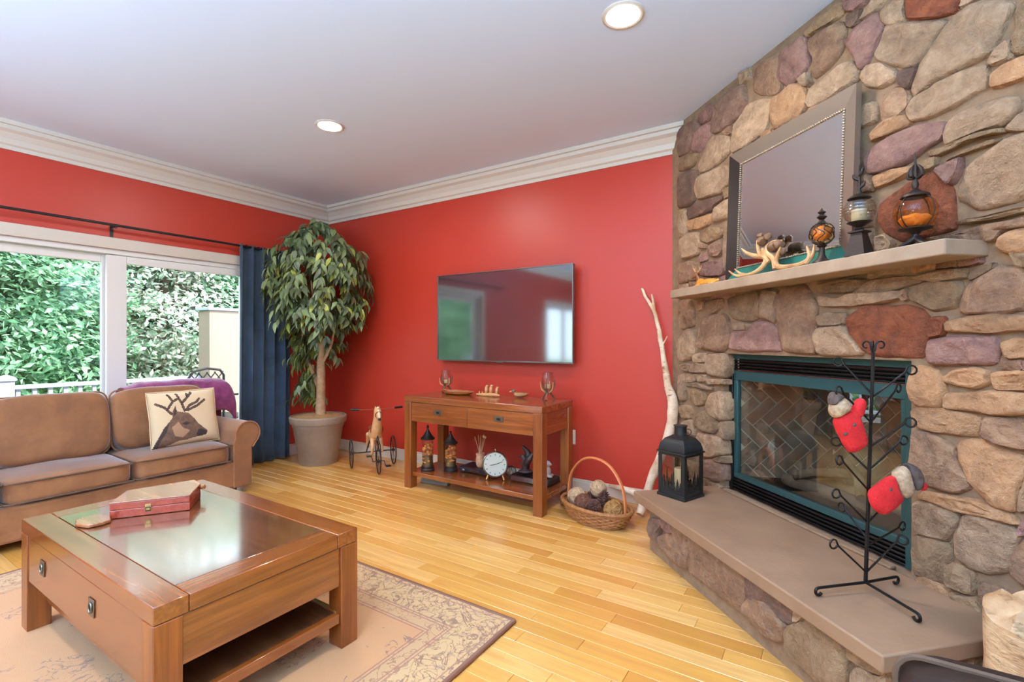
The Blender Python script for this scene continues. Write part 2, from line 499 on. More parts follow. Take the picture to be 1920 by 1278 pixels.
pm('pot_grey', srgb(150, 126, 106), 0.6, c2=srgb(134, 112, 94), sc=6, bump=0.1, bsc=90)
pm('moss', srgb(176, 132, 84), 0.95, c2=srgb(140, 100, 58), sc=30, bump=0.8, bsc=70)
pm('ficus_bark', srgb(176, 138, 100), 0.85, c2=srgb(140, 104, 74), sc=18, bump=0.4, bsc=50)
def leafm(name, c1, c2, tr=0.25):
    m = NT(name); m.set(Roughness=0.42)
    g = m.n('ShaderNodeNewGeometry')
    m.base(m.ramp(g.outputs['Random Per Island'], [(0.0, c1), (1.0, c2)]))
    t = m.t; out = [n for n in t.nodes if n.type == 'OUTPUT_MATERIAL'][0]
    tl = m.n('ShaderNodeBsdfTranslucent'); m.l(m.b.inputs['Base Color'].links[0].from_socket, tl.inputs[0])
    mx = m.n('ShaderNodeMixShader'); mx.inputs[0].default_value = tr
    m.l(m.b.outputs[0], mx.inputs[1]); m.l(tl.outputs[0], mx.inputs[2]); m.l(mx.outputs[0], out.inputs[0])
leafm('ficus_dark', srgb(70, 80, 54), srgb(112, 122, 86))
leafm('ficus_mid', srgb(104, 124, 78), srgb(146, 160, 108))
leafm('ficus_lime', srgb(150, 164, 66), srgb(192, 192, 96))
leafm('tree_a', srgb(70, 120, 84), srgb(172, 210, 172), 0.45)
leafm('tree_b', srgb(58, 110, 86), srgb(146, 196, 164), 0.45)
leafm('tree_c', srgb(116, 156, 126), srgb(232, 220, 214), 0.45)  # pale pinkish end paints highlights onto the leaves
pm('tree_bark', srgb(84, 70, 58), 0.9)
pm('grass', srgb(72, 110, 52), 0.95, c2=srgb(104, 140, 76), sc=2)
pm('deck_wood', srgb(150, 140, 132), 0.8)
pm('purple_throw', srgb(104, 34, 72), 0.95, c2=srgb(140, 60, 100), sc=14, bump=0.8, bsc=60, sheen=0.6)
pm('linen', srgb(216, 192, 156), 0.9, bump=0.3, bsc=300)
pm('deer_brown', srgb(122, 88, 66), 0.9, c2=srgb(86, 60, 46), sc=30)
pm('deer_dark', srgb(58, 42, 36), 0.9)
pm('deer_light', srgb(168, 128, 98), 0.9)
pm('amber_resin', srgb(206, 122, 36), 0.3, c2=srgb(226, 160, 70), sc=20)
pm('deer_head', srgb(120, 66, 30), 0.4)
pm('antler_bone', srgb(214, 176, 126), 0.45, c2=srgb(170, 118, 72), sc=14, bump=0.2, bsc=60)
pm('antler_brown', srgb(92, 62, 42), 0.6, c2=srgb(130, 92, 62), sc=30)
pm('clock_face', srgb(206, 216, 206), 0.25)
pm('chrome', srgb(200, 190, 176), 0.2, 1.0)
pm('cream_ceramic', srgb(224, 186, 150), 0.5, c2=srgb(196, 130, 92), sc=30)
pm('reed', srgb(190, 140, 100), 0.8)
pm('carved_pale', srgb(212, 166, 110), 0.45, c2=srgb(184, 132, 80), sc=25)
pm('carved_tray', srgb(150, 82, 36), 0.35)
pm('duck_tan', srgb(178, 128, 74), 0.4, c2=srgb(120, 78, 44), sc=30)
pm('dark_carving', srgb(46, 30, 26), 0.5, c2=srgb(70, 46, 38), sc=20, bump=0.4, bsc=40)
pm('driftwood', srgb(110, 76, 52), 0.9, c2=srgb(150, 112, 80), sc=20, bump=0.6, bsc=40)
pm('pumpkin_orange', srgb(206, 110, 44), 0.5, c2=srgb(230, 158, 80), sc=60, bump=0.5, bsc=60)
pm('jar_olive', srgb(110, 92, 56), 0.4)
pm('grey_plastic', srgb(150, 154, 154), 0.4)
pm('bear_grey', srgb(176, 160, 156), 0.6)
pm('horse_tan', srgb(190, 128, 76), 0.5, c2=srgb(214, 168, 120), sc=16)
pm('horse_cream', srgb(226, 208, 180), 0.5)
pm('horse_saddle', srgb(128, 56, 30), 0.5)
pm('leather_dark', srgb(44, 25, 15), 0.75, bump=0.2, bsc=150, spec=0.25)
pm('piping_tan', srgb(84, 60, 42), 0.8)
pm('outlet_white', srgb(236, 226, 210), 0.4)
pm('uplight_shade', srgb(240, 226, 200), 0.8)
emit('can_lens', (1.0, 0.95, 0.86, 1), 14.0)
# ================================================================ the room
XL, YB, ZC = -4.83, 3.58, 2.74
XR, YF = 0.90, -4.6
FS_END = 2.574     # length of the diagonal chimney wall
def proj(p):
    t = -p[0] * math.sin(CA) + p[1] * math.cos(CA)
    u = p[0] * math.cos(CA) + p[1] * math.sin(CA)
    return (960 + F * u / t, 639 - F * (p[2] - CH) / t, t) if t > 0.05 else None

# floor: base + planks
floor = struct(MB().bx(XL - 0.15, XR + 0.15, YF - 0.15, YB + 0.15, -0.2, -0.012).build('floor', 'subfloor', smooth=False))
def plank_mb(L, W, x=0.0, y=0.0, mb=None):
    mb = mb or MB(); c = 0.0012
    x0, x1, y0, y1 = x - L / 2, x + L / 2, y - W / 2, y + W / 2
    vs = [(x0, y0, -0.012), (x1, y0, -0.012), (x1, y1, -0.012), (x0, y1, -0.012),
          (x0, y0, -c), (x1, y0, -c), (x1, y1, -c), (x0, y1, -c),
          (x0 + c, y0 + c, 0), (x1 - c, y0 + c, 0), (x1 - c, y1 - c, 0), (x0 + c, y1 - c, 0)]
    fs = [(8, 9, 10, 11)]
    for i in range(4):
        j = (i + 1) % 4
        fs += [(i, j, j + 4, i + 4), (i + 4, j + 4, j + 8, i + 8)]
    return mb.add(vs, fs)
PW = 0.083
rp = random.Random(3)
planks = []
row = 0; y = YB
while y > YF:
    x = XL - rp.random() * 0.8
    while x < XR:
        L = round(rp.uniform(0.30, 1.05) / 0.15) * 0.15
        a, b = max(x, XL), min(x + L, XR)
        if b - a > 0.06: planks.append((a, b, y - PW, y))
        x += L
    y -= PW
def plank_score(q):
    a, b, y0, y1 = q
    c = ((a + b) / 2, (y0 + y1) / 2, 0)
    if c[0] + c[1] > 2.0: return 0                       # under the hearth
    if RX0 < c[0] < RX1 - 0.05 and RY0 < c[1] < RY1 - 0.03: return 0   # under the rug
    if c[0] < -3.9 and c[1] < 2.2: return 0              # under the sofa
    best = 0
    for X in (a, c[0], b):
        pp = proj((X, c[1], 0))
        if pp and -10 < pp[0] < 1930 and pp[1] < 1290: best = max(best, (b - a) / pp[2] ** 2)
    return best
planks.sort(key=lambda q: -plank_score(q))
rest = MB(); shared = {}
for i, q in enumerate(planks):
    L = round(q[1] - q[0], 3)
    if i < 300 and plank_score(q) > 0:
        if L not in shared:
            o = plank_mb(L - 0.001, PW - 0.001).build('plank', 'maple', floor, smooth=False)
            shared[L] = o
        else:
            o = shared[L].copy(); col.objects.link(o); o.parent = floor
        o.location = ((q[0] + q[1]) / 2, (q[2] + q[3]) / 2, 0)
    else:
        plank_mb(L - 0.001, PW - 0.001, (q[0] + q[1]) / 2, (q[2] + q[3]) / 2, rest)
ro = rest.build('distant_planks', 'maple', floor, smooth=False); ro['kind'] = 'stuff'

struct(MB().bx(XL - 0.35, XR + 0.3, YF - 0.3, YB + 0.3, ZC, ZC + 0.2).build('ceiling', 'ceiling_daylit', smooth=False))
struct(MB().bx(XL - 0.15, XR + 0.15, YB, YB + 0.15, -0.2, ZC).build('wall_back', 'red_paint', smooth=False))
D0, D1, DZ = 0.47, 2.70, 1.965        # sliding door opening
W0, W1, WZ0, WZ1 = -3.55, -1.80, 0.35, 1.965  # second window
wl = MB()
for a, b, z0, z1 in [(YF, W0, 0, ZC), (W0, W1, 0, WZ0), (W0, W1, WZ1, ZC), (W1, D0, 0, ZC), (D0, D1, DZ, ZC), (D1, YB, 0, ZC), (YF, YB, -0.2, 0)]:
    wl.bx(XL - 0.15, XL, a, b, z0, z1)
struct(wl.build('wall_left', 'red_paint', smooth=False))
struct(MB().bx(XR, XR + 0.15, YF, 1.80, -0.2, ZC).build('wall_right', 'cream_paint', smooth=False))
wf = MB(); V0, V1 = -2.8, -1.4
for a, b, z0, z1 in [(XL, V0, 0, ZC), (V0, V1, 0, 0.5), (V0, V1, 2.2, ZC), (V1, XR, 0, ZC), (XL, XR, -0.2, 0)]:
    wf.bx(a, b, YF - 0.15, YF, z0, z1)
struct(wf.build('wall_front', 'cream_paint', smooth=False))

# crown moulding
CP = [(0, 2.562), (0.012, 2.562), (0.014, 2.588), (0.03, 2.598), (0.040, 2.632), (0.066, 2.668), (0.092, 2.684), (0.096, 2.710), (0.114, 2.712), (0.116, 2.74), (0, 2.74)]
n = len(CP)
v = [(XL + d, YB - d, z) for d, z in CP] + [(-0.90 + d, YB - d, z) for d, z in CP]
struct(MB().add(v, [tuple(range(n)), tuple(reversed(range(n, 2 * n)))] + [(i, i + n, (i + 1) % n + n, (i + 1) % n) for i in range(n)]).build('trim_1', 'white_trim', smooth=False))
v = [(XL + d, YB - d, z) for d, z in CP] + [(XL + d, YF, z) for d, z in CP]
struct(MB().add(v, [tuple(reversed(range(n))), tuple(range(n, 2 * n))] + [((i + 1) % n, (i + 1) % n + n, i + n, i) for i in range(n)]).build('trim_2', 'white_trim', smooth=False))
# baseboards
struct(MB().bx(XL, -0.93, YB - 0.016, YB, 0, 0.10).bx(XL, -0.93, YB - 0.009, YB, 0.10, 0.115).build('baseboard_back', 'white_trim', bevel=0.003))
struct(MB().bx(XL, XL + 0.016, D1 + 0.10, YB - 0.017, 0, 0.10).bx(XL, XL + 0.009, D1 + 0.10, YB - 0.017, 0.10, 0.115).build('baseboard_left', 'white_trim', bevel=0.003))

# sliding glass door
door = struct(MB().bx(XL - 0.12, XL - 0.09, D0, D1, -0.01, 0.03).build('door_1', 'white_vinyl', bevel=0.003))
def dpart(name, x0, x1, y0, y1, z0, z1, mat='white_vinyl', bev=0.004):
    return MB().bx(x0, x1, y0, y1, z0, z1).build(name, mat, door, bevel=bev)
dpart('head_casing', XL, XL + 0.02, D0 - 0.09, D1 + 0.09, DZ - 0.005, DZ + 0.085, 'white_trim')
dpart('side_casing', XL, XL + 0.02, D0 - 0.09, D0 - 0.001, 0, DZ - 0.006, 'white_trim')
dpart('side_casing', XL, XL + 0.02, D1 + 0.001, D1 + 0.09, 0, DZ - 0.006, 'white_trim')
dpart('head_frame', XL - 0.13, XL - 0.01, D0, D1, DZ - 0.045, DZ - 0.002)
dpart('jamb', XL - 0.13, XL - 0.01, D0, D0 + 0.035, 0.031, DZ - 0.046)
dpart('jamb', XL - 0.13, XL - 0.01, D1 - 0.035, D1, 0.031, DZ - 0.046)
def sash(y0, y1, xa, xb, l, r_):
    for nm, a, b, z0, z1 in [('stile', y0, y0 + l, 0.035, DZ - 0.05), ('stile', y1 - r_, y1, 0.035, DZ - 0.05),
                             ('top_rail', y0 + l + 0.001, y1 - r_ - 0.001, 1.855, DZ - 0.05), ('bottom_rail', y0 + l + 0.001, y1 - r_ - 0.001, 0.035, 0.20)]:
        dpart(nm, xa, xb, a, b, z0, z1)
    dpart('pane', (xa + xb) / 2 - 0.003, (xa + xb) / 2 + 0.003, y0 + l, y1 - r_, 0.19, 1.86, 'window_glass', 0)
sash(0.51, 1.60, XL - 0.10, XL - 0.065, 0.085, 0.105)
sash(1.515, 2.66, XL - 0.055, XL - 0.02, 0.135, 0.085)
# second window on the same wall
w2 = struct(MB().bx(XL - 0.12, XL + 0.05, W0 - 0.05, W1 + 0.05, WZ0 - 0.03, WZ0).build('window_2', 'white_trim', bevel=0.004))
for nm, y0, y1, z0, z1 in [('side_casing', W0 - 0.08, W0, WZ0, WZ1), ('side_casing', W1, W1 + 0.08, WZ0, WZ1), ('head_casing', W0 - 0.08, W1 + 0.08, WZ1, WZ1 + 0.085)]:
    MB().bx(XL, XL + 0.02, y0, y1, z0, z1).build(nm, 'white_trim', w2, bevel=0.004)
for nm, y0, y1, z0, z1 in [('stile', W0, W0 + 0.06, WZ0, WZ1), ('stile', W1 - 0.06, W1, WZ0, WZ1), ('mullion', -2.73, -2.63, WZ0, WZ1), ('rail', W0, W1, WZ0, WZ0 + 0.07), ('rail', W0, W1, WZ1 - 0.07, WZ1)]:
    MB().bx(XL - 0.10, XL - 0.05, y0, y1, z0, z1).build(nm, 'white_vinyl', w2, bevel=0.004)
MB().bx(XL - 0.078, XL - 0.072, W0, W1, WZ0, WZ1).build('pane', 'window_glass', w2)
w3 = struct(MB().bx(V0 - 0.05, V1 + 0.05, YF - 0.12, YF + 0.05, 0.47, 0.50).build('window_3_added', 'white_trim', bevel=0.004))  # unseen window added behind the camera to let in more daylight
for nm, x0, x1, z0, z1 in [('stile', V0, V0 + 0.06, 0.5, 2.2), ('stile', V1 - 0.06, V1, 0.5, 2.2), ('mullion', -2.14, -2.06, 0.5, 2.2), ('rail', V0, V1, 0.5, 0.57), ('rail', V0, V1, 2.13, 2.2)]:
    MB().bx(x0, x1, YF - 0.10, YF - 0.05, z0, z1).build(nm, 'white_vinyl', w3, bevel=0.004)
MB().bx(V0, V1, YF - 0.078, YF - 0.072, 0.5, 2.2).build('pane', 'window_glass', w3)
# light portals in the openings only guide the sky light that really comes in
for nm, loc, rot, sx, sy in [('door_portal', (XL - 0.2, (D0 + D1) / 2, DZ / 2), (0, -PI / 2, 0), DZ, D1 - D0),
                             ('window_portal', (XL - 0.2, (W0 + W1) / 2, (WZ0 + WZ1) / 2), (0, -PI / 2, 0), WZ1 - WZ0, W1 - W0),
                             ('front_portal', ((V0 + V1) / 2, YF - 0.2, 1.35), (PI / 2, 0, 0), V1 - V0, 1.7)]:
    L = bpy.data.lights.new(nm, 'AREA'); L.shape = 'RECTANGLE'; L.size = sx; L.size_y = sy
    L.cycles.is_portal = True
    lo = bpy.data.objects.new(nm, L); lo.location = loc; lo.rotation_euler = rot; col.objects.link(lo)

# ---------------------------------------------------------------- diagonal stone chimney wall
chim = MB()
for s0, s1, z0, z1 in [(0, 0.572, 0, ZC), (1.698, FS_END, 0, ZC), (0.572, 1.698, 1.145, ZC), (0.572, 1.698, 0, 0.325)]:
    chim.fwbox(s0, s1, z0, z1, -0.10, 0.020)
chim = struct(chim.build('wall_fireplace', 'mortar', smooth=False))

TILES = {'A': (1260, 180, 6.39), 'B': (1260, 360, 6.39), 'C': (1400, 0, 6.388), 'D': (1660, 0, 6.388), 'E': (1600, 180, 4.26),
         'F': (1260, 530, 6.39), 'G': (1260, 700, 5.557), 'H': (1460, 460, 5.323), 'I': (1680, 450, 5.11), 'J': (1690, 660, 5.325),
         'K': (1690, 860, 5.325), 'L': (1660, 1040, 5.37), 'M': (1180, 880, 4.26), 'N': (1400, 1060, 5.86)}
STONES = """
Ag 100 385 280 280 310 370 240 500 180 660 60 720 45 560 55 460
Ap 300 250 430 100 475 110 445 270 320 340
Ap 330 370 430 340 440 450 370 600 310 660 210 650 230 560 270 450
Ag 490 100 610 0 760 -110 850 -140 870 80 800 230 640 360 500 440 450 420 450 330
Ab 600 420 700 350 710 440 640 470
At 380 580 460 490 640 480 690 560 680 650 600 760 460 850 330 920 310 840 340 700
As 190 690 290 680 290 740 240 830 160 870 60 900 60 760
Ad 70 950 180 890 280 900 290 960 270 1060 260 1240 190 1310 70 1330
At 320 970 470 900 620 830 690 850 700 990 640 1080 560 1160 400 1200 300 1230 280 1120
At 740 350 830 220 900 110 1000 50 1170 30 1160 150 1130 300 1110 400 900 560 740 680 700 640 720 480
Bd 180 200 270 130 420 90 560 40 600 70 500 150 470 210 340 270 180 320 165 260
Bt 70 230 120 210 155 240 160 500 100 540 75 540
Bo 180 350 300 310 460 260 460 340 420 390 300 440 190 460
Bt 500 180 590 120 700 60 700 280 520 350 480 320
Bs 310 490 440 430 560 420 620 480 540 560 420 610 340 580
Bt 90 570 190 500 290 490 310 590 400 640 390 680 310 660 300 740 130 800 100 760
Bg 430 680 470 630 590 560 600 690 540 760 460 770
Bp 330 880 420 850 600 810 640 900 600 1000 350 1000 300 960
Bb 80 860 190 840 300 850 290 1040 90 1100 60 1050
Bt 620 420 690 320 700 560 650 980 610 800
Cs 690 400 840 230 1130 10 1145 130 1090 200 930 300 720 440
Cb 730 470 900 360 1110 260 1150 340 1140 480 1100 640 960 780 810 930 770 880 800 700 740 590
Cp 480 570 690 430 700 600 730 740 620 920 460 1020 360 930 380 790 390 680
Cb 110 830 190 750 400 620 370 760 340 900 400 1030 340 1120 150 1130 80 1080 90 900
Cp 1180 -60 1460 -60 1370 60 1280 110 1190 120
Ct 1360 190 1400 90 1480 0 1560 -60 1661 -60 1540 110 1430 180 1340 230
Cp 1240 370 1330 290 1520 160 1600 230 1600 340 1500 560 1440 720 1330 820 1290 700 1180 530
Ct 720 1200 780 1050 900 960 1130 770 1230 740 1290 830 1310 960 1000 1150 760 1290
Co 310 1180 420 1110 520 1020 640 1010 700 1130 690 1278 600 1400 330 1540 290 1430
Ct 630 960 720 870 740 950 760 980 720 1030 660 1000
Ct 1329 926 1412 786 1570 750 1750 837 1770 926 1578 1035 1412 1035
Cd 1190 180 1330 120 1330 230 1240 320 1190 300
Dt 4 307 250 270 690 252 620 400 480 560 339 784 180 790 -80 728 -149 671 -60 450
Dr 260 -40 860 -60 800 150 600 190 260 220 240 120
Dt 0 60 150 -20 220 -40 190 120 220 240 60 290 -60 250 -80 150
Dt 820 190 960 100 1130 20 1480 30 1470 130 1400 260 1290 500 1190 650 1000 740 760 860 560 960 330 1160 290 1060 400 800 540 560 720 290
Dd 170 850 370 820 260 1050 140 990
Dt 1240 720 1330 600 1450 500 1480 540 1470 680 1280 750
Ds 1540 130 1661 0 1800 0 1800 560 1500 640 1490 480 1560 300
Dt 350 1180 560 1030 850 880 1180 770 1180 920 1150 1060 950 1170 800 1250 500 1400 300 1450 270 1330
Do 1250 1030 1290 880 1420 790 1661 690 1800 640 1800 860 1661 920 1400 1010 1270 1050
Db 70 1060 200 1030 250 1130 240 1278 100 1420 -50 1480 -60 1250
Eo 130 300 250 210 410 150 430 230 300 290 140 360
Ep 130 420 300 330 480 240 710 200 710 320 560 420 420 520 240 600 130 610 110 500
Eo 150 640 290 590 450 560 440 610 310 670 160 740
Er 190 880 300 770 390 720 520 640 600 610 680 660 760 730 770 900 790 1050 700 1080 400 1150 260 1100 180 1000
Et 720 330 740 220 850 140 1050 60 1150 20 1290 20 1310 110 1180 230 1000 270 800 370 740 390
Es 600 440 740 400 1000 290 1180 260 1180 300 960 340 700 470 610 480
Es 700 520 900 420 1120 340 1140 370 1000 420 830 480
Ep 650 580 850 490 840 590 790 680 760 690
Et 830 700 870 600 1000 480 1160 380 1363 290 1480 280 1480 700 1300 820 1000 890 830 840 810 780
Es 830 1000 1000 960 1363 880 1480 850 1480 900 1363 930 1000 1000 850 1030
Eb 560 1140 800 1080 1000 1040 1363 970 1480 940 1480 1020 1180 1080 1130 1150 800 1160
Eo 1180 1120 1250 1080 1363 1050 1480 1030 1480 1240 1200 1250 1150 1190
Et 180 1130 240 1110 300 1170 280 1220 180 1240
Es 620 500 660 480 640 560 530 600 560 520
Eb 60 640 130 630 150 740 60 760
Et 1200 260 1330 140 1480 80 1480 250 1363 270
Fb 80 230 130 205 210 220 240 330 250 500 170 540 90 550 75 420
Ft 90 640 160 570 250 560 265 680 270 820 220 910 100 930 55 880 60 760
Fs 390 230 590 190 590 290 480 360 400 320
Fb 330 450 420 390 600 380 660 450 680 600 680 720 600 810 420 800 310 760 320 600
Ft 280 240 370 210 370 300 300 330
Fs 640 190 860 140 1010 110 1040 200 1020 420 920 450 720 430 660 340
Ft 1070 100 1240 95 1240 220 1210 480 1130 450 1050 420 1060 250
Ft 720 480 930 490 900 560 720 560
Fp 700 580 900 575 960 490 1050 460 1160 490 1240 560 1270 760 1270 815 900 815 690 790 690 650
Ft 250 860 400 840 400 950 270 950
Ft 430 860 610 850 620 980 600 1120 430 1100 410 1000
Ft 90 980 200 970 200 1060 120 1050
Ft 215 970 395 970 395 1070 215 1070
Ft 160 1100 280 1100 285 1170 165 1190
Ft 305 1110 390 1110 390 1180 305 1180
Ft 410 1150 600 1160 600 1220 420 1210
Gt 60 20 120 10 130 270 80 280 60 200
Gt 130 100 200 90 410 140 400 170 300 155 140 125
Gs 140 150 250 170 370 220 330 320 240 330 180 270
Gt 390 220 460 190 520 210 530 300 530 470 480 480 380 430 340 360
Gs 70 340 170 340 200 400 190 470 110 470 70 440
Gs 250 430 330 390 440 480 470 560 420 620 280 590 240 530
Gt 90 510 180 480 220 560 220 640 160 600 90 590
Gt 250 620 400 650 510 700 520 840 400 870 300 870 240 690
Gt 480 510 540 510 540 680 490 660
Gg 300 900 400 910 510 960 510 1110 440 1120 300 1070
Gt 310 1090 420 1130 500 1180 490 1210 360 1150
Gt 420 890 525 860 525 940 430 910
Gb 70 640 150 620 230 700 230 880 70 880
Hb 10 450 60 430 240 400 300 490 350 600 355 740 345 860 375 1075 30 1055 0 900 -60 600 -40 520
Hs 380 390 600 350 840 330 820 400 700 460 400 470
Hs 720 490 870 350 1100 330 1384 310 1384 370 1180 430 900 480
Ht 380 500 560 520 720 490 1200 450 1190 530 1000 580 700 595 400 610
Hb 1200 480 1270 430 1280 530 1220 550
Ht 370 700 520 680 660 670 640 790 400 795
Ht 380 830 640 810 700 900 830 1085 400 1085 350 880
Hr 690 740 800 640 900 600 1100 630 1250 610 1384 640 1473 740 1460 930 1430 1120 1200 1105 900 1085 820 1010 720 860
Is 140 520 240 410 400 400 590 400 600 500 550 640 350 670 250 610 160 570
Ib 620 600 700 450 850 320 950 260 1150 270 1240 330 1320 420 1310 640 1100 680 880 690 640 690
Is 150 370 400 300 640 260 640 370 400 385 200 390
Is 720 270 900 220 900 280 740 360 680 370
Ir 320 750 440 745 440 890 320 920
Io 470 780 600 740 1227 720 1330 710 1330 860 900 880 480 880
Ip 310 960 470 930 670 940 930 930 940 1060 910 1180 340 1190 300 1080
Io 1010 980 1100 950 1300 940 1300 1110 1060 1130
Ib 1000 1170 1190 1150 1200 1240 1000 1240
Ip 1215 1150 1320 1150 1320 1250 1215 1240
Is 1090 120 1300 90 1300 250 1160 240
Jo 85 230 150 150 330 180 390 300 400 420 360 540 150 520 85 460 75 340
Jo 400 250 510 190 700 170 840 200 830 310 720 345 580 320 430 280
Jo 890 210 1225 185 1330 185 1330 380 930 370 900 290
Jo 410 410 900 400 1225 420 1330 430 1330 610 1100 620 700 590 440 560
Jo 90 610 160 545 440 580 740 650 740 840 500 820 200 760 120 700
Jb 820 660 1000 660 1225 700 1330 720 1330 980 1150 960 950 910 830 850
Jb 120 800 260 810 400 900 500 970 510 1080 590 1210 640 1278 660 1350 520 1390 300 1340 110 1250 90 1100
Jo 545 900 700 880 850 900 1000 990 1225 1060 1330 1100 1215 1200 1150 1450 1090 1570 900 1520 760 1400 650 1270 560 1100
Jt 1250 1230 1330 1210 1330 1560 1150 1600 1190 1450
Ko 160 390 230 320 500 370 740 430 940 510 1080 560 1160 650 1080 640 800 570 500 500 300 430
Kt 120 440 300 460 520 540 520 640 460 740 420 810 115 740 100 560
Ks 115 760 380 840 480 860 450 1100 440 1240 330 1230 90 1140 95 960
Kt 590 610 700 570 830 600 1000 660 1140 760 1120 900 1060 990 1050 1110 850 1130 650 1070 520 960 520 740 570 700
Kb 1080 1000 1140 870 1300 790 1330 900 1330 1278 1200 1250 1070 1130
Kp 1170 690 1210 600 1330 640 1330 740 1160 760
Ls 640 110 700 100 870 190 865 400 620 300
Lo 290 240 380 240 600 340 640 440 480 430 300 340
Ls 640 380 870 430 960 560 980 640 850 620 680 510
Lb 930 280 1100 340 1300 410 1300 620 1150 560 1060 470 960 500
"""
HSTONES = """
Mg 140 400 240 390 250 440 200 500 220 590 150 540 130 460
Mp 240 380 320 420 330 510 290 500 250 450
Mb 215 540 300 510 340 430 430 510 430 790 340 740 230 600
Mb 450 520 520 580 640 660 790 740 890 830 900 1000 870 1080 850 1130 640 960 440 810
Md 900 860 1000 900 1150 1020 1290 1110 1290 1230 1250 1230 1100 1120 990 1080 910 1000
Nb -80 400 0 370 130 400 300 570 370 690 320 840 200 790 0 610 -90 500
Nt 495 490 600 550 540 610 505 610
Ns 390 710 440 660 560 620 620 570 800 720 1040 870 1040 1278 1000 1400 800 1290 580 1100 400 920
Ns 1060 870 1200 960 1430 1130 1430 1200 1300 1150 1070 1000
Nt 1110 1170 1200 1130 1300 1200 1430 1230 1430 1400 1080 1400
"""
def parse(txt, sxy):
    out = []
    for ln in txt.strip().split('\n'):
        q = ln.split(); ox, oy, sc = TILES[q[0][0]]
        nums = [float(a) for a in q[1:]]
        out.append((q[0][1], [fw_sz(P(ox + nums[i] / sc, oy + nums[i + 1] / sc, sxy=sxy)) for i in range(0, len(nums), 2)]))
    return out
def stone_obj(poly, code, parent, off0, thick, rnd):
    n = len(poly)
    pts = []
    for i in range(n):                       # cut the corners once, so the outline is worn
        a = poly[i]; b = poly[(i + 1) % n]
        L = math.hypot(b[0] - a[0], b[1] - a[1])
        if L < 1e-5: continue
        k = max(0.08, 0.15 - 0.2 * L)
        for t in ([k, 1 - k] if L < 0.10 else [k * 0.7, 0.5, 1 - k * 0.7]):
            pts.append([a[0] + (b[0] - a[0]) * t, a[1] + (b[1] - a[1]) * t])
    cs = sum(p[0] for p in pts) / len(pts); cz = sum(p[1] for p in pts) / len(pts)
    size = max(max(p[0] for p in pts) - min(p[0] for p in pts), max(p[1] for p in pts) - min(p[1] for p in pts))
    mins = min(max(p[0] for p in pts) - min(p[0] for p in pts), max(p[1] for p in pts) - min(p[1] for p in pts))
    pts = [[cs + (p[0] - cs) * (1 + 0.0105 / max(0.03, math.hypot(p[0] - cs, p[1] - cz))), cz + (p[1] - cz) * (1 + 0.0105 / max(0.03, math.hypot(p[0] - cs, p[1] - cz)))] for p in pts]
    e = 0.007 + rnd.random() * 0.004         # width of the worn shoulder
    rings = [(0.0, -0.03, 1.0), (0.001, thick * 0.62, 1.0), (e, thick * 0.90, 1.0), (None, thick * 0.99, 0.84), (None, thick * (0.95 + rnd.random() * 0.15), 0.66), (None, thick * (0.95 + rnd.random() * 0.15), 0.46), (None, thick * (0.98 + rnd.random() * 0.12), 0.26)]
    mb = MB(); m = len(pts); vs = []
    seed = Vector((rnd.random() * 50, rnd.random() * 50, rnd.random() * 50))
    tilt_s, tilt_z = rnd.uniform(-0.05, 0.05), rnd.uniform(-0.05, 0.05)
    for inset, hgt, sc in rings:
        for p in pts:
            ds, dz = p[0] - cs, p[1] - cz; r = math.hypot(ds, dz) + 1e-6
            k = max(0.3, 1 - inset / r) if inset is not None else sc
            s, z = cs + ds * k, cz + dz * k
            nv = noise.noise_vector(Vector((s * 14, z * 14, 0)) + seed) + noise.noise_vector(Vector((s * 42, z * 42, 5)) + seed) * 0.55
            amp = 0.005 if hgt >= 0 else 0
            hh = off0 + hgt + (nv.z * 0.013 + tilt_s * ds + tilt_z * dz if hgt > 0 else 0)
            vs.append(FW(s + nv.x * amp, z + nv.y * amp, hh))
    fs = []
    for i in range(len(rings) - 1):
        for j in range(m):
            fs.append((i * m + j, i * m + (j + 1) % m, (i + 1) * m + (j + 1) % m, (i + 1) * m + j))
    vs.append(FW(cs, cz, off0 + thick * 1.1)); c = len(vs) - 1; b = (len(rings) - 1) * m
    for j in range(m): fs.append((b + j, b + (j + 1) % m, c))
    area = sum(poly[i - 1][0] * poly[i][1] - poly[i][0] * poly[i - 1][1] for i in range(n))
    if area < 0: fs = [tuple(reversed(f)) for f in fs]
    o = mb.add(vs, fs).build('stone', 'stone_' + code, parent)
    o.data.set_sharp_from_angle(angle=math.radians(42))
    return o
rs = random.Random(11)
traced = parse(STONES, 2.605)
for code, poly in traced:
    stone_obj(poly, code, chim, 0.0, 0.038 + rs.random() * 0.012, rs)
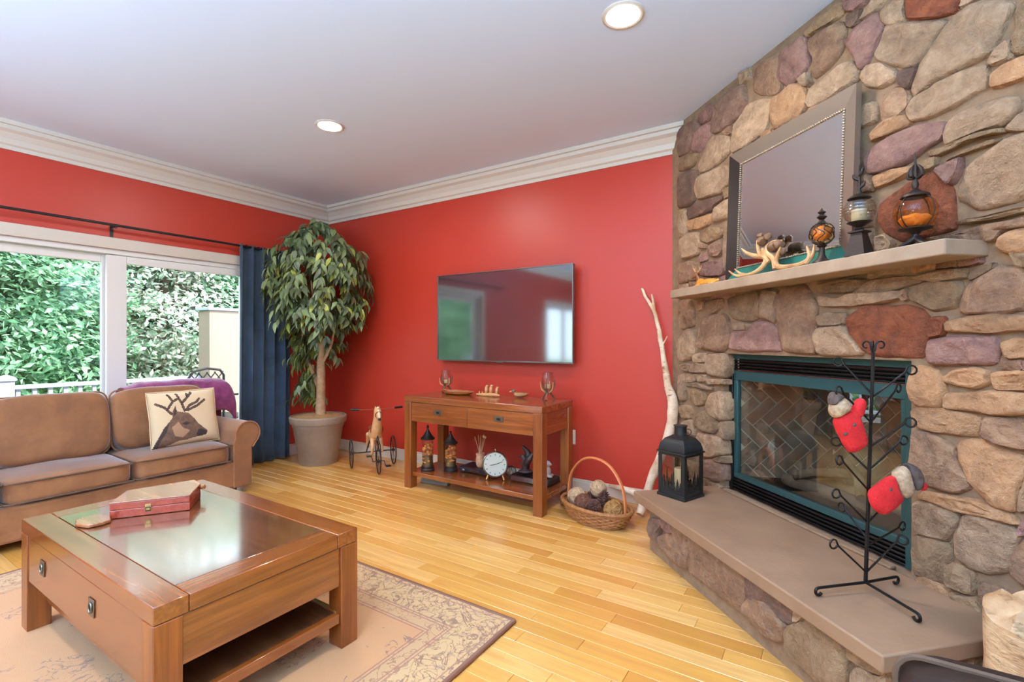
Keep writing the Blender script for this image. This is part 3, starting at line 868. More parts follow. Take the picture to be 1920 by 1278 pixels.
# small stones in what is left bare, and the courses beyond the picture
polys = [p for _, p in traced]
def free(s0, s1, z0, z1):
    if s0 < 1.70 and s1 > 0.545 and z0 < 1.17 and z1 > 0.30: return False
    if s0 < 0.085 or z1 > ZC or s1 > FS_END - 0.01: return False
    if s1 > 0.45 and s0 < 2.06 and z0 < 0.345: return False        # behind the hearth
    for i in range(5):
        for j in range(5):
            s, z = s0 + (s1 - s0) * i / 4, z0 + (z1 - z0) * j / 4
            if any(inside(p, s, z) for p in polys): return False
    for p in polys:
        for q in p:
            if s0 < q[0] < s1 and z0 < q[1] < z1: return False
    return True
for w, h_ in ((0.24, 0.15), (0.15, 0.10), (0.085, 0.06)):
    z = 0.005
    while z < ZC:
        s = 0.0 + rs.random() * w * 0.3
        while s < FS_END:
            ww, hh = w * rs.uniform(0.8, 1.15), h_ * rs.uniform(0.85, 1.1)
            if free(s, s + ww, z, z + hh):
                g = 0.004
                a, b, c, d = s + g, s + ww - g, z + g, z + hh - g
                jt = lambda k: rs.uniform(-k, k)
                k = 0.012 * w / 0.24
                poly = [(a + jt(k), c + jt(k)), ((a + b) / 2, c + jt(k)), (b + jt(k), c + jt(k)), (b + jt(k), (c + d) / 2), (b + jt(k), d + jt(k)), ((a + b) / 2, d + jt(k)), (a + jt(k), d + jt(k)), (a + jt(k), (c + d) / 2)]
                stone_obj(poly, rs.choice('ttbsgop'), chim, 0.0, 0.034 + rs.random() * 0.012, rs)
                polys.append(poly)
                s += ww
            else: s += w * 0.2
        z += h_ * 0.35

# hearth: slab on a stone base
hearth = thing('hearth', 'raised fieldstone hearth with a long brown slate slab in front of the fireplace', 'hearth', (0, 0, 0))
HS0, HS1, HOFF, HZ = 0.50, 2.055, 0.568, 0.330
hb = MB().fwbox(HS0 + 0.06, HS1 - 0.05, 0.0, HZ - 0.055, 0.06, HOFF - 0.075).build('core', 'mortar', hearth, smooth=False)
slab = MB()
ns = 30
edge = []
slab.fwbox(HS0, HS1, HZ - 0.054, HZ, 0.03, HOFF)
slab.build('slab', 'slate_slab', hearth, bevel=0.006)
MB().fwbox(HS0 + 0.10, HS1 - 0.42, HZ, HZ + 0.012, 0.012, 0.045).build('mortar_bead', 'mortar', hearth, bevel=0.004)
for code, poly in parse(HSTONES, 1.905):
    poly = [(min(max(s, HS0 + 0.035), HS1 - 0.03), min(max(z, 0.004), HZ - 0.058)) for s, z in poly]
    stone_obj(poly, code, hearth, HOFF - 0.075, 0.030 + rs.random() * 0.012, rs)
# stones on the two ends of the base
def end_stone(s, sign, o0, o1, z0, z1, code):
    mb = MB()
    for k, (dz, t) in enumerate([(0, 0)]):
        mb.fwbox(min(s, s + sign * 0.03), max(s, s + sign * 0.03), z0, z1, o0, o1)
    mb.build('stone', 'stone_' + code, hearth, bevel=0.012, seg=3)
for o0, o1, z0, z1, c in [(0.08, 0.26, 0.01, 0.13, 'b'), (0.27, 0.48, 0.01, 0.15, 'g'), (0.08, 0.22, 0.14, 0.27, 't'), (0.23, 0.48, 0.16, 0.27, 's')]:
    end_stone(HS0 + 0.06, -1, o0, o1, z0, z1, c); end_stone(HS1 - 0.05, 1, o0, o1, z0, z1, c)

# mantel shelf
mt = thing('mantel_shelf', 'long pale cut stone mantel shelf across the chimney above the firebox', 'shelf')
MB().fwbox(0.28, 1.948, 1.497, 1.55, 0.0, 0.20).build('slab', 'mantel_stone', mt, bevel=0.005)

# ---------------------------------------------------------------- fireplace insert
fi = thing('fireplace_insert', 'black gas fireplace with louvres, teal edged glass and herringbone brick lining', 'fireplace')
I0, I1 = 0.583, 1.662
def fpart(name, mat, s0, s1, z0, z1, o0, o1, bev=0.002):
    return MB().fwbox(s0, s1, z0, z1, o0, o1).build(name, mat, fi, bevel=bev)
fpart('side_frame', 'insert_black', 0.568, I0 + 0.022, 0.331, 1.144, -0.06, -0.022)
fpart('side_frame', 'insert_teal', I1 - 0.022, 1.699, 0.331, 1.144, -0.06, -0.022)
fpart('top_trim', 'insert_teal', I0 + 0.023, I1 - 0.023, 1.114, 1.148, -0.06, -0.026)
fpart('louver_backing', 'insert_black', I0 + 0.023, I1 - 0.023, 1.046, 1.113, -0.075, -0.065)
fpart('louver_backing', 'insert_black', I0 + 0.023, I1 - 0.023, 0.331, 0.408, -0.075, -0.065)
for k in range(4):
    z = 1.050 + k * 0.0165
    fpart('louver', 'insert_black', I0 + 0.023, I1 - 0.023, z, z + 0.0085, -0.064, -0.026)
for k in range(4):
    z = 0.336 + k * 0.0185
    fpart('louver', 'insert_black', I0 + 0.023, I1 - 0.023, z, z + 0.0095, -0.064, -0.024)
g0, g1, gz0, gz1 = I0 + 0.055, I1 - 0.045, 0.440, 0.990
fpart('door_frame_top', 'insert_teal', I0 + 0.023, I1 - 0.023, gz1, 1.045, -0.055, -0.030)
fpart('door_frame_bottom', 'insert_teal', I0 + 0.023, I1 - 0.023, 0.409, gz0, -0.055, -0.030)
fpart('door_frame_side', 'insert_teal', I0 + 0.023, g0, gz0 + 0.001, gz1 - 0.001, -0.055, -0.030)
fpart('door_frame_side', 'insert_teal', g1, I1 - 0.023, gz0 + 0.001, gz1 - 0.001, -0.055, -0.030)
fpart('glass_pane', 'fire_glass', g0, g1, gz0, gz1, -0.050, -0.046, 0)
# firebox shell: splayed sides
BD = -0.50
corner = {'fl': (g0 - 0.005, -0.058), 'bl': (g0 + 0.20, BD), 'br': (g1 - 0.20, BD), 'fr': (g1 + 0.005, -0.058)}
def fwall(a, b, z0, z1, name, mat):
    va = [FW(a[0], z0, a[1]), FW(b[0], z0, b[1]), FW(b[0], z1, b[1]), FW(a[0], z1, a[1])]
    dirv = (va[1] - va[0]).normalized(); nrm = Vector((0, 0, 1)).cross(dirv) * -1
    mid = (FW((g0 + g1) / 2, 0, -0.2))
    if (mid - va[0]).dot(nrm) < 0: nrm = -nrm
    nrm.z = 0; nrm.normalize()
    back = [q - nrm * 0.02 for q in va]
    MB().add(va + back, [(0, 1, 2, 3), (7, 6, 5, 4), (0, 4, 5, 1), (1, 5, 6, 2), (2, 6, 7, 3), (3, 7, 4, 0)]).build(name, mat, fi, smooth=False)
    return va[0], dirv, nrm, (va[1] - va[0]).length
def clip(poly, w, h):
    for ax, lim, sg in ((0, 0.0, 1), (0, w, -1), (1, 0.0, 1), (1, h, -1)):
        out = []
        for i in range(len(poly)):
            a, b = poly[i - 1], poly[i]
            da, db = (a[ax] - lim) * sg, (b[ax] - lim) * sg
            if da >= 0: out.append(a)
            if (da >= 0) != (db >= 0):
                t = da / (da - db); out.append((a[0] + (b[0] - a[0]) * t, a[1] + (b[1] - a[1]) * t))
        poly = out
        if len(poly) < 3: return []
    return poly
def herring(org, dirv, nrm, w, h, W=0.062, nlen=3, gap=0.0035):
    ca = math.cos(PI / 4)
    for k in range(-14, 26):
        for mm in range(-4, 5):
            for kind in (0, 1):
                if kind == 0: x0, y0, x1, y1 = k, k + 2 * nlen * mm, k + nlen, k + 1 + 2 * nlen * mm
                else: x0, y0, x1, y1 = k, k + 1 + 2 * nlen * mm, k + 1, k + 1 + nlen + 2 * nlen * mm
                q = [(x0 * W + gap, y0 * W + gap), (x1 * W - gap, y0 * W + gap), (x1 * W - gap, y1 * W - gap), (x0 * W + gap, y1 * W - gap)]
                q = [((a + b) * ca - 0.55, (b - a) * ca + 0.30) for a, b in q]
                q = clip(q, w - 0.002, h - 0.002)
                if len(q) < 3: continue
                ar = abs(sum(q[i - 1][0] * q[i][1] - q[i][0] * q[i - 1][1] for i in range(len(q)))) / 2
                if ar < 2.5e-4: continue
                z0v = [org + dirv * a + Vector((0, 0, b)) for a, b in q]
                top = [p + nrm * 0.006 for p in z0v]
                m_ = len(q)
                fs = [tuple(range(m_, 2 * m_))] + [(i, (i + 1) % m_, (i + 1) % m_ + m_, i + m_) for i in range(m_)]
                if (top[1] - top[0]).cross(top[2] - top[1]).dot(nrm) < 0: fs = [tuple(reversed(f)) for f in fs]
                MB().add(z0v + top, fs).build('brick', 'fire_brick', fi, smooth=False)
fz0, fz1 = 0.42, 1.03
for a, b in (('fl', 'bl'), ('bl', 'br'), ('br', 'fr')):
    herring(*fwall(corner[a], corner[b], fz0, fz1, 'firebox_wall', 'fire_grout'), fz1 - fz0)
fl = [FW(*corner[k][:1], fz0, corner[k][1]) for k in ('fl', 'fr', 'br', 'bl')]
MB().add(fl + [q - Vector((0, 0, 0.01)) for q in fl], [(0, 1, 2, 3), (7, 6, 5, 4), (0, 4, 5, 1), (1, 5, 6, 2), (2, 6, 7, 3), (3, 7, 4, 0)]).build('firebox_floor', 'insert_black', fi, smooth=False)
fl = [q + Vector((0, 0, fz1 - fz0 + 0.01)) for q in fl]
MB().add(fl + [q - Vector((0, 0, 0.01)) for q in fl], [(0, 1, 2, 3), (7, 6, 5, 4), (0, 4, 5, 1), (1, 5, 6, 2), (2, 6, 7, 3), (3, 7, 4, 0)]).build('firebox_roof', 'insert_black', fi, smooth=False)
for pts, r in [([(0.80, 0.455, -0.30), (1.12, 0.47, -0.27), (1.46, 0.455, -0.31)], 0.035), ([(0.86, 0.455, -0.17), (1.10, 0.465, -0.16), (1.38, 0.458, -0.19)], 0.032), ([(0.95, 0.50, -0.14), (1.08, 0.545, -0.22), (1.22, 0.555, -0.31)], 0.026), ([(1.34, 0.50, -0.15), (1.24, 0.56, -0.24), (1.12, 0.60, -0.30)], 0.024)]:
    MB().tube(smooth_path([FW(s, z, o) for s, z, o in pts], 5), r, 10).jit(0.006, 18).build('log', 'log_bark', fi)
# ================================================================ outside
rt = random.Random(5)
struct(MB().bx(-60, XL - 0.4, -40, 50, -0.95, -0.85).build('ground', 'grass', smooth=False))
struct(MB().bx(-7.9, XL - 0.16, -5, 6.2, -0.20, -0.12).build('deck_floor', 'deck_wood', smooth=False))
rail = thing('deck_railing', 'white vinyl deck railing with square balusters beyond the glass door', 'railing', (-7.6, 0, -0.12))
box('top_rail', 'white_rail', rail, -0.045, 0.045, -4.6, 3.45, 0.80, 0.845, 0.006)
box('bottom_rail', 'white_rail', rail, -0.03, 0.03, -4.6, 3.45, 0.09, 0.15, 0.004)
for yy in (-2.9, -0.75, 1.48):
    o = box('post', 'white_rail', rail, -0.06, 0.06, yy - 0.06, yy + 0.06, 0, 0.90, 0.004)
    MB().lathe([(0.105, 0.90), (0.11, 0.915), (0.085, 0.94), (0.02, 0.965)], 4, (0, yy, 0), rot=PI / 4).build('post_cap', 'white_rail', o, smooth=False)
yy = -4.5
while yy < 3.4:
    if all(abs(yy - q) > 0.09 for q in (-2.9, -0.75, 1.48)):
        MB().bx(-0.018, 0.018, yy - 0.018, yy + 0.018, 0.15, 0.80).build('baluster', 'white_rail', rail, smooth=False)
    yy += 0.135
pc = thing('porch_column', 'tall white boxed porch column at the end of the deck railing', 'column', (-7.55, 3.66, -0.12))
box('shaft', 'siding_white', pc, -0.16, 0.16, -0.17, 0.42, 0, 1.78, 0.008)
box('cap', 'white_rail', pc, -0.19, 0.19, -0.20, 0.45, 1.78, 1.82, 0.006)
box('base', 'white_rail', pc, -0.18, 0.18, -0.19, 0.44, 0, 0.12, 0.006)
# patio chair with a lattice back
ch = thing('patio_chair', 'dark iron patio chair with a lattice back standing on the deck', 'chair', (-6.25, 3.12, -0.12), 0.35)
MB().tube([(-0.25, -0.26, 0.42), (-0.25, -0.26, 0.90), (-0.25, -0.20, 0.97), (-0.25, 0, 1.0), (-0.25, 0.20, 0.97), (-0.25, 0.26, 0.90), (-0.25, 0.26, 0.42)], 0.016, 8).build('back_frame', 'black_iron', ch)
lat = MB()
for k in range(-4, 5):
    a = k * 0.12
    for sgn in (1, -1):
        pts = [(-0.25, y_, 0.70 + sgn * (y_ - a)) for y_ in (-0.25, 0.25)]
        y0c = [max(-0.25, min(0.25, a + sgn * (zz - 0.70))) for zz in (0.46, 0.95)]
        q = [(-0.25, y0c[0], 0.70 + sgn * (y0c[0] - a)), (-0.25, y0c[1], 0.70 + sgn * (y0c[1] - a))]
        if abs(y0c[0] - y0c[1]) > 0.03: lat.tube(q, 0.008, 6)
lat.build('lattice', 'black_iron', ch)
box('seat', 'black_iron', ch, -0.26, 0.24, -0.26, 0.26, 0.40, 0.425, 0.008)
for sx, sy in ((-1, -1), (-1, 1), (1, -1), (1, 1)):
    MB().cyl((sx * 0.23, sy * 0.24, 0.40), (sx * 0.26, sy * 0.26, 0), 0.014).build('leg', 'black_iron', ch)
for sy in (-1, 1):
    MB().tube(smooth_path([(-0.25, sy * 0.26, 0.64), (0.1, sy * 0.29, 0.66), (0.24, sy * 0.28, 0.62), (0.23, sy * 0.25, 0.42)], 4), 0.013, 8).build('armrest', 'black_iron', ch)

def tree(x, y, h, rad, mat, label, n=5200, low=0.1, leaf=0.15):
    t = thing('leafy_tree', label, 'tree', (x, y, -0.85), rt.random() * 6, 'trees beyond the deck')
    MB().tube(smooth_path([(0, 0, 0), (0.05, 0.03, h * 0.3), (-0.05, 0.06, h * 0.6), (0.02, 0, h * 0.9)], 4), lerps([0.16, 0.13, 0.08, 0.02], 13), 8).build('trunk', 'tree_bark', t)
    rg = np.random.default_rng(int(rt.random() * 1e6))
    nc = 210
    d = rg.normal(size=(nc, 3)); d /= np.linalg.norm(d, axis=1)[:, None]
    rr = rg.uniform(0.55, 1.0, nc)[:, None]
    hz = h * (1 - low) / 2
    cen = d * rr * np.array([rad, rad, hz]) + np.array([0, 0, h * low + hz])
    k = n // nc
    pos = np.repeat(cen, k, 0) + rg.normal(size=(nc * k, 3)) * np.array([0.34, 0.34, 0.13]) * rad / 1.6
    m_ = len(pos)
    nrm = rg.normal(size=(m_, 3)) * 0.55 + np.array([0, 0, 0.9]) + d.repeat(k, 0) * 0.5
    nrm /= np.linalg.norm(nrm, axis=1)[:, None]
    a = np.cross(nrm, rg.normal(size=(m_, 3))); a /= np.linalg.norm(a, axis=1)[:, None]
    b = np.cross(nrm, a)
    s = rg.uniform(0.5, 1.0, m_)[:, None] * leaf
    q = np.stack([pos - a * s, pos + b * s * 0.45 + nrm * s * 0.12, pos + a * s, pos - b * s * 0.45 + nrm * s * 0.12], 1).reshape(-1, 3)
    me = bpy.data.meshes.new('foliage')
    me.from_pydata(q.tolist(), [], [(4 * i, 4 * i + 1, 4 * i + 2, 4 * i + 3) for i in range(m_)])
    me.materials.append(M[mat])
    o = bpy.data.objects.new('foliage', me); col.objects.link(o); o.parent = t; o['kind'] = 'stuff'
LB = {'tree_a': 'bright green broadleaf tree standing among the trees beyond the deck', 'tree_b': 'deep green leafy tree standing among the trees beyond the deck', 'tree_c': 'leafy tree with pale painted highlights far along the tree line beyond the deck'}
NEAR = {2.0: 'bright green broadleaf tree close beyond the railing post', 4.6: 'leafy tree with whitish painted highlights close beyond the railing beside the porch column', 7.0: 'bright green broadleaf tree close behind the porch column', -0.6: 'deep green leafy tree close beyond the railing past the glass door'}
for x, y, h, rad, mt_, n, low in [(-11.2, 2.0, 5.4, 1.6, 'tree_a', 6500, 0.02), (-11.8, 4.6, 5.7, 1.6, 'tree_c', 6500, 0.03), (-11.4, 7.0, 5.6, 1.6, 'tree_a', 6500, 0.02), (-11.8, -0.6, 5.6, 1.6, 'tree_b', 6000, 0.02),
                                  (-14.4, 3.3, 6.5, 1.9, 'tree_b', 7000, 0.02), (-14.6, 6.6, 6.7, 1.9, 'tree_b', 7000, 0.02), (-14.4, 0.2, 6.5, 1.9, 'tree_a', 6500, 0.02), (-14.0, 9.9, 6.7, 1.9, 'tree_a', 6500, 0.02), (-12.4, -3.5, 6.1, 1.7, 'tree_c', 5000, 0.02),
                                  (-12.4, -6.6, 6.3, 1.8, 'tree_a', 5000, 0.02), (-13.0, -10.0, 6.5, 1.9, 'tree_b', 4500, 0.02)]:
    tree(x, y, h, rad, mt_, NEAR.get(y, LB[mt_]), int(n * 3.9), low, 0.085 if x > -13 else 0.12)
# ================================================================ lamps
def can(x, y, label):
    t = thing('recessed_light', label, 'ceiling light', (x, y, ZC), 0, 'recessed ceiling lights')
    MB().lathe([(0.078, 0.0), (0.098, 0.0), (0.098, -0.004), (0.088, -0.009), (0.078, -0.006)], 32).build('trim_ring', 'white_trim', t)
    MB().lathe([(0.0, -0.002), (0.078, -0.002), (0.078, -0.007), (0.05, -0.013), (0.0, -0.015)], 32).build('lens', 'can_lens', t)
    L = bpy.data.lights.new('can_lamp', 'AREA'); L.shape = 'DISK'; L.size = 0.15; L.energy = CAN_POWER; L.color = (1.0, 0.96, 0.90)
    o = bpy.data.objects.new('can_lamp', L); o.location = (0, 0, -0.02); col.objects.link(o); o.parent = t
can(-0.80, 2.19, 'round white recessed ceiling light above the hearth side of the floor')
can(-2.95, 2.19, 'round white recessed ceiling light above the console table')
for x, y, q in ((-0.80, -0.1, 'beside the added uplight at the cream wall'), (-2.95, -0.1, 'over the front end of the rug'), (-0.80, -2.4, 'between the cream wall and the front window'), (-2.95, -2.4, 'near the second red wall window')):
    can(x, y, 'added unseen recessed ceiling light ' + q)  # extra cans outside the view, added to light the room
def fill_uplight(x, y, label):  # unseen uplights, added to brighten and cool the ceiling
    t = thing('added_uplight', label, 'floor lamp', (x, y, 0), 0, 'added uplight floor lamps')
    MB().lathe([(0.0, 0), (0.13, 0), (0.13, 0.015), (0.03, 0.03), (0.0, 0.03)], 28).build('base', 'rod_iron', t)
    MB().cyl((0, 0, 0.03), (0, 0, 1.66), 0.013).build('pole', 'rod_iron', t)
    MB().lathe([(0.02, 1.64), (0.07, 1.67), (0.15, 1.76), (0.155, 1.76), (0.075, 1.665), (0.02, 1.635)], 32).build('bowl', 'uplight_shade', t)
    L = bpy.data.lights.new('ceiling_fill', 'AREA'); L.shape = 'DISK'; L.size = 0.2; L.energy = UPLIGHT_POWER; L.color = (0.40, 0.69, 1.0)
    o = bpy.data.objects.new('ceiling_fill', L); o.location = (0, 0, 1.77); o.rotation_euler = (PI, 0, 0); col.objects.link(o); o.parent = t
fill_uplight(0.45, -0.7, 'added unseen uplight floor lamp standing close by the cream wall')
fill_uplight(-2.5, -1.6, 'added unseen uplight floor lamp standing behind the coffee table and rug')
fill_uplight(-0.5, -2.3, 'added unseen uplight floor lamp standing near the front window')

# ================================================================ curtain and rod
rod = thing('curtain_rod', 'thin dark metal curtain rod over the sliding glass door', 'curtain rod', (-4.73, 0, 2.135))
MB().cyl((0, -0.1, 0), (0, 3.06, 0), 0.0105).build('rod', 'rod_iron', rod)
for yy in (0.02, 1.54, 2.90):
    MB().bx(-0.099, -0.02, yy - 0.006, yy + 0.006, -0.006, 0.006).bx(-0.100, -0.094, yy - 0.011, yy + 0.011, -0.085, 0.02).bx(-0.03, 0.0, yy - 0.009, yy + 0.009, -0.018, -0.008).bx(-0.02, -0.012, yy - 0.008, yy + 0.008, -0.018, 0.006).build('bracket', 'rod_iron', rod)
MB().sph((0, 3.08, 0), 0.022).build('finial', 'rod_iron', rod)
cu = thing('curtain', 'dark slate velvet curtain hanging beside the sliding glass door', 'curtain', (-4.73, 2.75, 0.0))
mb = MB(); nu, nv = 96, 22; vs = []; fs = []
for j in range(nv + 1):
    v_ = j / nv; z = 0.012 + (2.150 - 0.012) * v_
    for i in range(nu + 1):
        u = i / nu
        w = 0.265 * (1 + 0.02 * math.sin(5 * v_))
        yv = -w + 2 * w * u
        ph = u * PI * 2 * 5.0 + 0.5 * math.sin(3 * v_ + 4 * u)
        amp = 0.030 + 0.014 * (1 - v_) + 0.008 * math.sin(9 * u)
        vs.append((math.sin(ph) * amp + 0.006 * math.sin(7 * u + 3 * v_), yv + 0.012 * math.cos(ph), z))
for j in range(nv):
    for i in range(nu):
        a = j * (nu + 1) + i
        fs.append((a, a + 1, a + nu + 2, a + nu + 1))
o = mb.add(vs, fs).build('cloth', 'curtain', cu)
s = o.modifiers.new('thick', 'SOLIDIFY'); s.thickness = 0.004
hd = MB()
for i in range(9): hd.tube([(0.018 * math.cos(a), -0.24 + i * 0.06, 2.135 + 0.018 * math.sin(a)) for a in [2 * PI * k / 12 for k in range(12)]], 0.003, 6, closed=True)
hd.build('rings', 'rod_iron', cu)

# ================================================================ sofa
sf = thing('sofa', 'tan microfibre sofa with rolled arms and piped cushions under the glass door', 'sofa', (0, 0, 0))
SX0, SX1, SY0, SY1 = -4.78, -3.94, -0.06, 2.20
MB().bx(SX0 + 0.02, SX1, SY0 + 0.10, SY1 - 0.10, 0.055, 0.262).build('base', 'sofa_fabric', sf, bevel=0.02, seg=3)
MB().bx(SX0, SX0 + 0.20, SY0 + 0.02, SY1 - 0.02, 0.055, 0.78).build('back_frame', 'sofa_fabric', sf, bevel=0.06, seg=5)
for yy in (SY0 + 0.12, SY1 - 0.12):
    for xx in (SX0 + 0.08, SX1 - 0.08):
        MB().lathe([(0.0, 0), (0.022, 0), (0.028, 0.06), (0, 0.06)], 12, (xx, yy, 0)).build('foot', 'oak_dark', sf)
for yc, sg in ((SY1 - 0.085, 1), (SY0 + 0.085, -1)):
    prof = [(-0.078, 0.055), (0.072, 0.055), (0.072, 0.36)]
    for k in range(13):
        a = -0.55 + (PI + 0.75) * k / 12
        prof.append((0.035 + 0.098 * math.cos(a), 0.474 + 0.098 * math.sin(a)))
    prof += [(-0.078, 0.40)]
    prof = [(y_ * sg, z) for y_, z in prof]
    n = len(prof)
    vs = [(x, yc + y_, z) for x in (SX0 + 0.12, SX1 + 0.005) for y_, z in prof]
    fs = [tuple(range(n)), tuple(reversed(range(n, 2 * n)))] + [(i, i + n, (i + 1) % n + n, (i + 1) % n) for i in range(n)]
    if sg < 0: fs = [tuple(reversed(f)) for f in fs]
    arm = MB().add(vs, fs).build('arm', 'sofa_fabric', sf, bevel=0.010, seg=3)
    MB().tube([(SX1 + 0.008, yc + y_, z) for y_, z in prof[2:-1]], 0.006, 6).build('arm_piping', 'sofa_fabric', arm)
def loop(x0, x1, y0, y1, z, r=0.05):
    pts = []
    for cx, cy, a0 in ((x1 - r, y1 - r, 0), (x0 + r, y1 - r, PI / 2), (x0 + r, y0 + r, PI), (x1 - r, y0 + r, 1.5 * PI)):
        pts += [(cx + r * math.cos(a0 + k * PI / 8), cy + r * math.sin(a0 + k * PI / 8), z) for k in range(5)]
    return pts
ys = [0.125, 0.757, 1.387, 2.033]
for k in range(3):
    y0, y1 = ys[k] + 0.004, ys[k + 1] - 0.004
    hx, hy = 0.33, (y1 - y0) / 2
    c_ = MB().cushion((SX1 + 0.01 - hx, (y0 + y1) / 2, 0.338), (hx, hy, 0.073), 9.0, 12, 0.22).jit(0.006, 5).build('seat_cushion', 'sofa_fabric', sf)
    MB().tube(loop(SX1 + 0.014 - 2 * hx, SX1 + 0.014, y0 - 0.003, y1 + 0.003, 0.397, 0.03), 0.0055, 6, closed=True).build('piping', 'sofa_piping', c_)
    MB().tube(loop(SX1 + 0.014 - 2 * hx, SX1 + 0.014, y0 - 0.003, y1 + 0.003, 0.280, 0.03), 0.0055, 6, closed=True).build('piping', 'sofa_piping', c_)
    tl = Matrix.Translation((-4.42, (y0 + y1) / 2, 0.63)) @ Matrix.Rotation(-0.16, 4, 'Y')
    hy2 = hy + 0.003
    b_ = MB().cushion((0, 0, 0), (0.115, hy2, 0.232), 4.6, 14).jit(0.012, 5.5).xf(tl).build('back_cushion', 'sofa_fabric', sf)
    pp = [(0.03, y_, z) for (y_, z, _) in loop(-hy2 * 0.985, hy2 * 0.985, -0.222, 0.222, 0, 0.06)]
    MB().tube(pp, 0.006, 6, closed=True).xf(tl).build('piping', 'sofa_fabric', b_)

# pillow with a printed stag
pw = thing('throw_pillow', 'cream linen pillow printed with a brown stag head on the sofa', 'pillow', (-4.19, 1.795, 0.417), 0.06)
NP = 96
head = [(270, 830), (300, 760), (370, 640), (430, 580), (470, 540), (470, 490), (512, 420), (522, 480), (560, 490), (640, 510), (700, 580), (740, 640), (832, 715), (815, 762), (720, 772), (600, 790), (520, 790), (400, 832)]
ant = [[(462, 500), (400, 430), (322, 385)], [(432, 445), (490, 372), (455, 295)], [(490, 372), (552, 345)], [(602, 480), (580, 400), (560, 350), (545, 292)], [(586, 395), (650, 338), (706, 285)], [(650, 338), (655, 295)], [(622, 475), (660, 430), (740, 400), (774, 366)], [(640, 478), (740, 442), (834, 384)]]
nose = [(735, 690), (790, 705), (835, 725), (815, 765), (720, 775), (705, 745)]
eye = [(555, 615), (600, 595), (650, 615), (600, 635)]
ear = [(478, 535), (485, 495), (514, 428), (518, 500)]
cheek = [(450, 640), (520, 590), (570, 660), (640, 690), (560, 760), (480, 730)]
mane = [(270, 830), (300, 760), (370, 640), (430, 590), (400, 680), (340, 760), (320, 830)]
def prt(u, v_):
    x, y = 270 + u * 735, 258 + (1 - v_) * 580
    if inside(nose, x, y) or inside(eye, x, y) or inside(mane, x, y) or inside(ear, x, y): return 2
    for pl in ant:
        for a, b in zip(pl, pl[1:]):
            if seg_dist((x, y), a, b) < 13: return 2 if seg_dist((x, y), a, b) > 4 else 1
    if inside(cheek, x, y): return 3
    if inside(head, x, y): return 1
    return 0
mb = MB(); vs = []; W_, H_ = 0.245, 0.212
tl = Matrix.Rotation(-0.20, 4, 'Y')
for side in (1, -1):
    for j in range(NP + 1):
        for i in range(NP + 1):
            u, v_ = i / NP, j / NP
            a, b = 2 * u - 1, 2 * v_ - 1
            pin = 1 - 0.05 * (1 - a * a) ** 0.5 * abs(b) ** 3
            pin2 = 1 - 0.05 * (1 - b * b) ** 0.5 * abs(a) ** 3
            th = 0.065 * ((1 - a ** 4) * (1 - b ** 4)) ** 0.55
            th += 0.004 * noise.noise(Vector((u * 4, v_ * 4, side)))* (1 - a ** 4) * (1 - b ** 4)
            vs.append(tl @ Vector((side * th, a * W_ * pin2, b * H_ * pin)) + Vector((0, 0, H_ * 0.99)))
mb.v = [tuple(q) for q in vs]
K = (NP + 1) ** 2
for j in range(NP):
    for i in range(NP):
        a = j * (NP + 1) + i
        mb.f.append([a, a + 1, a + NP + 2, a + NP + 1]); mb.m.append(prt((i + 0.5) / NP, (j + 0.5) / NP))
        mb.f.append([K + a, K + a + NP + 1, K + a + NP + 2, K + a + 1]); mb.m.append(0)
mb.build('cover', ['linen', 'deer_brown', 'deer_dark', 'deer_light'], pw)
bd = [tl @ Vector((0, a * W_, b * H_)) + Vector((0, 0, H_ * 0.99)) for a, b in [(-1, -1), (-0.5, -0.985), (0, -0.965), (0.5, -0.985), (1, -1), (0.985, -0.5), (0.965, 0), (0.985, 0.5), (1, 1), (0.5, 0.985), (0, 0.965), (-0.5, 0.985), (-1, 1), (-0.985, 0.5), (-0.965, 0), (-0.985, -0.5)]]
MB().tube(bd, 0.004, 6, closed=True).build('seam_piping', 'linen', pw)

# throw blanket over the sofa back
tb = thing('throw_blanket', 'plum purple throw blanket draped over the back of the sofa', 'blanket', (-4.66, 1.97, 0.80))
prof = [(0.135, -0.20), (0.128, -0.10), (0.12, -0.02), (0.09, 0.035), (0.02, 0.055), (-0.06, 0.05), (-0.11, 0.03), (-0.138, -0.04), (-0.142, -0.15), (-0.145, -0.28)]
vs = []; nu = 40
for i in range(nu + 1):
    u = i / nu; yv = -0.42 + 0.86 * u
    hgt = min(1, u * 7.0) * 0.5 + 0.5
    if u > 0.82: dr = (u - 0.82) / 0.18
    else: dr = 0
    for k, (x, z) in enumerate(prof):
        free = max(0.0, min(1.0, (yv - 0.075) / 0.08))     # past the end of the back cushions
        if k < 4:
            tx, tz = ((0.082, 0.004), (0.080, 0.012), (0.076, 0.022), (0.060, 0.040))[k]
            x, z = tx + (x - tx) * free, tz + (z - tz) * free
        nz = noise.noise_vector(Vector((x * 9, yv * 7, z * 9 + 3))) * 0.028
        zz = z * (1 if z < 0 else hgt * 1.3) - dr ** 1.6 * 0.17
        vs.append((x * (1 + 0.04 * math.sin(9 * u) * free) + nz.x * (0.4 if k > 3 else 0.4 * free) + (0.02 * free if 0 < k < 9 else 0), yv + nz.y * 0.6 - dr * dr * 0.05, zz + 0.004 + abs(nz.z) * (0.9 if z > -0.05 else 0.2)))
K = len(prof); fs = []
for i in range(nu):
    for k in range(K - 1):
        fs.append((i * K + k, i * K + k + 1, (i + 1) * K + k + 1, (i + 1) * K + k))
o = MB().add(vs, [tuple(reversed(f)) for f in fs]).build('cloth', 'purple_throw', tb)
s = o.modifiers.new('thick', 'SOLIDIFY'); s.thickness = 0.012; s.offset = 1
s = o.modifiers.new('sub', 'SUBSURF'); s.levels = 1; s.render_levels = 1

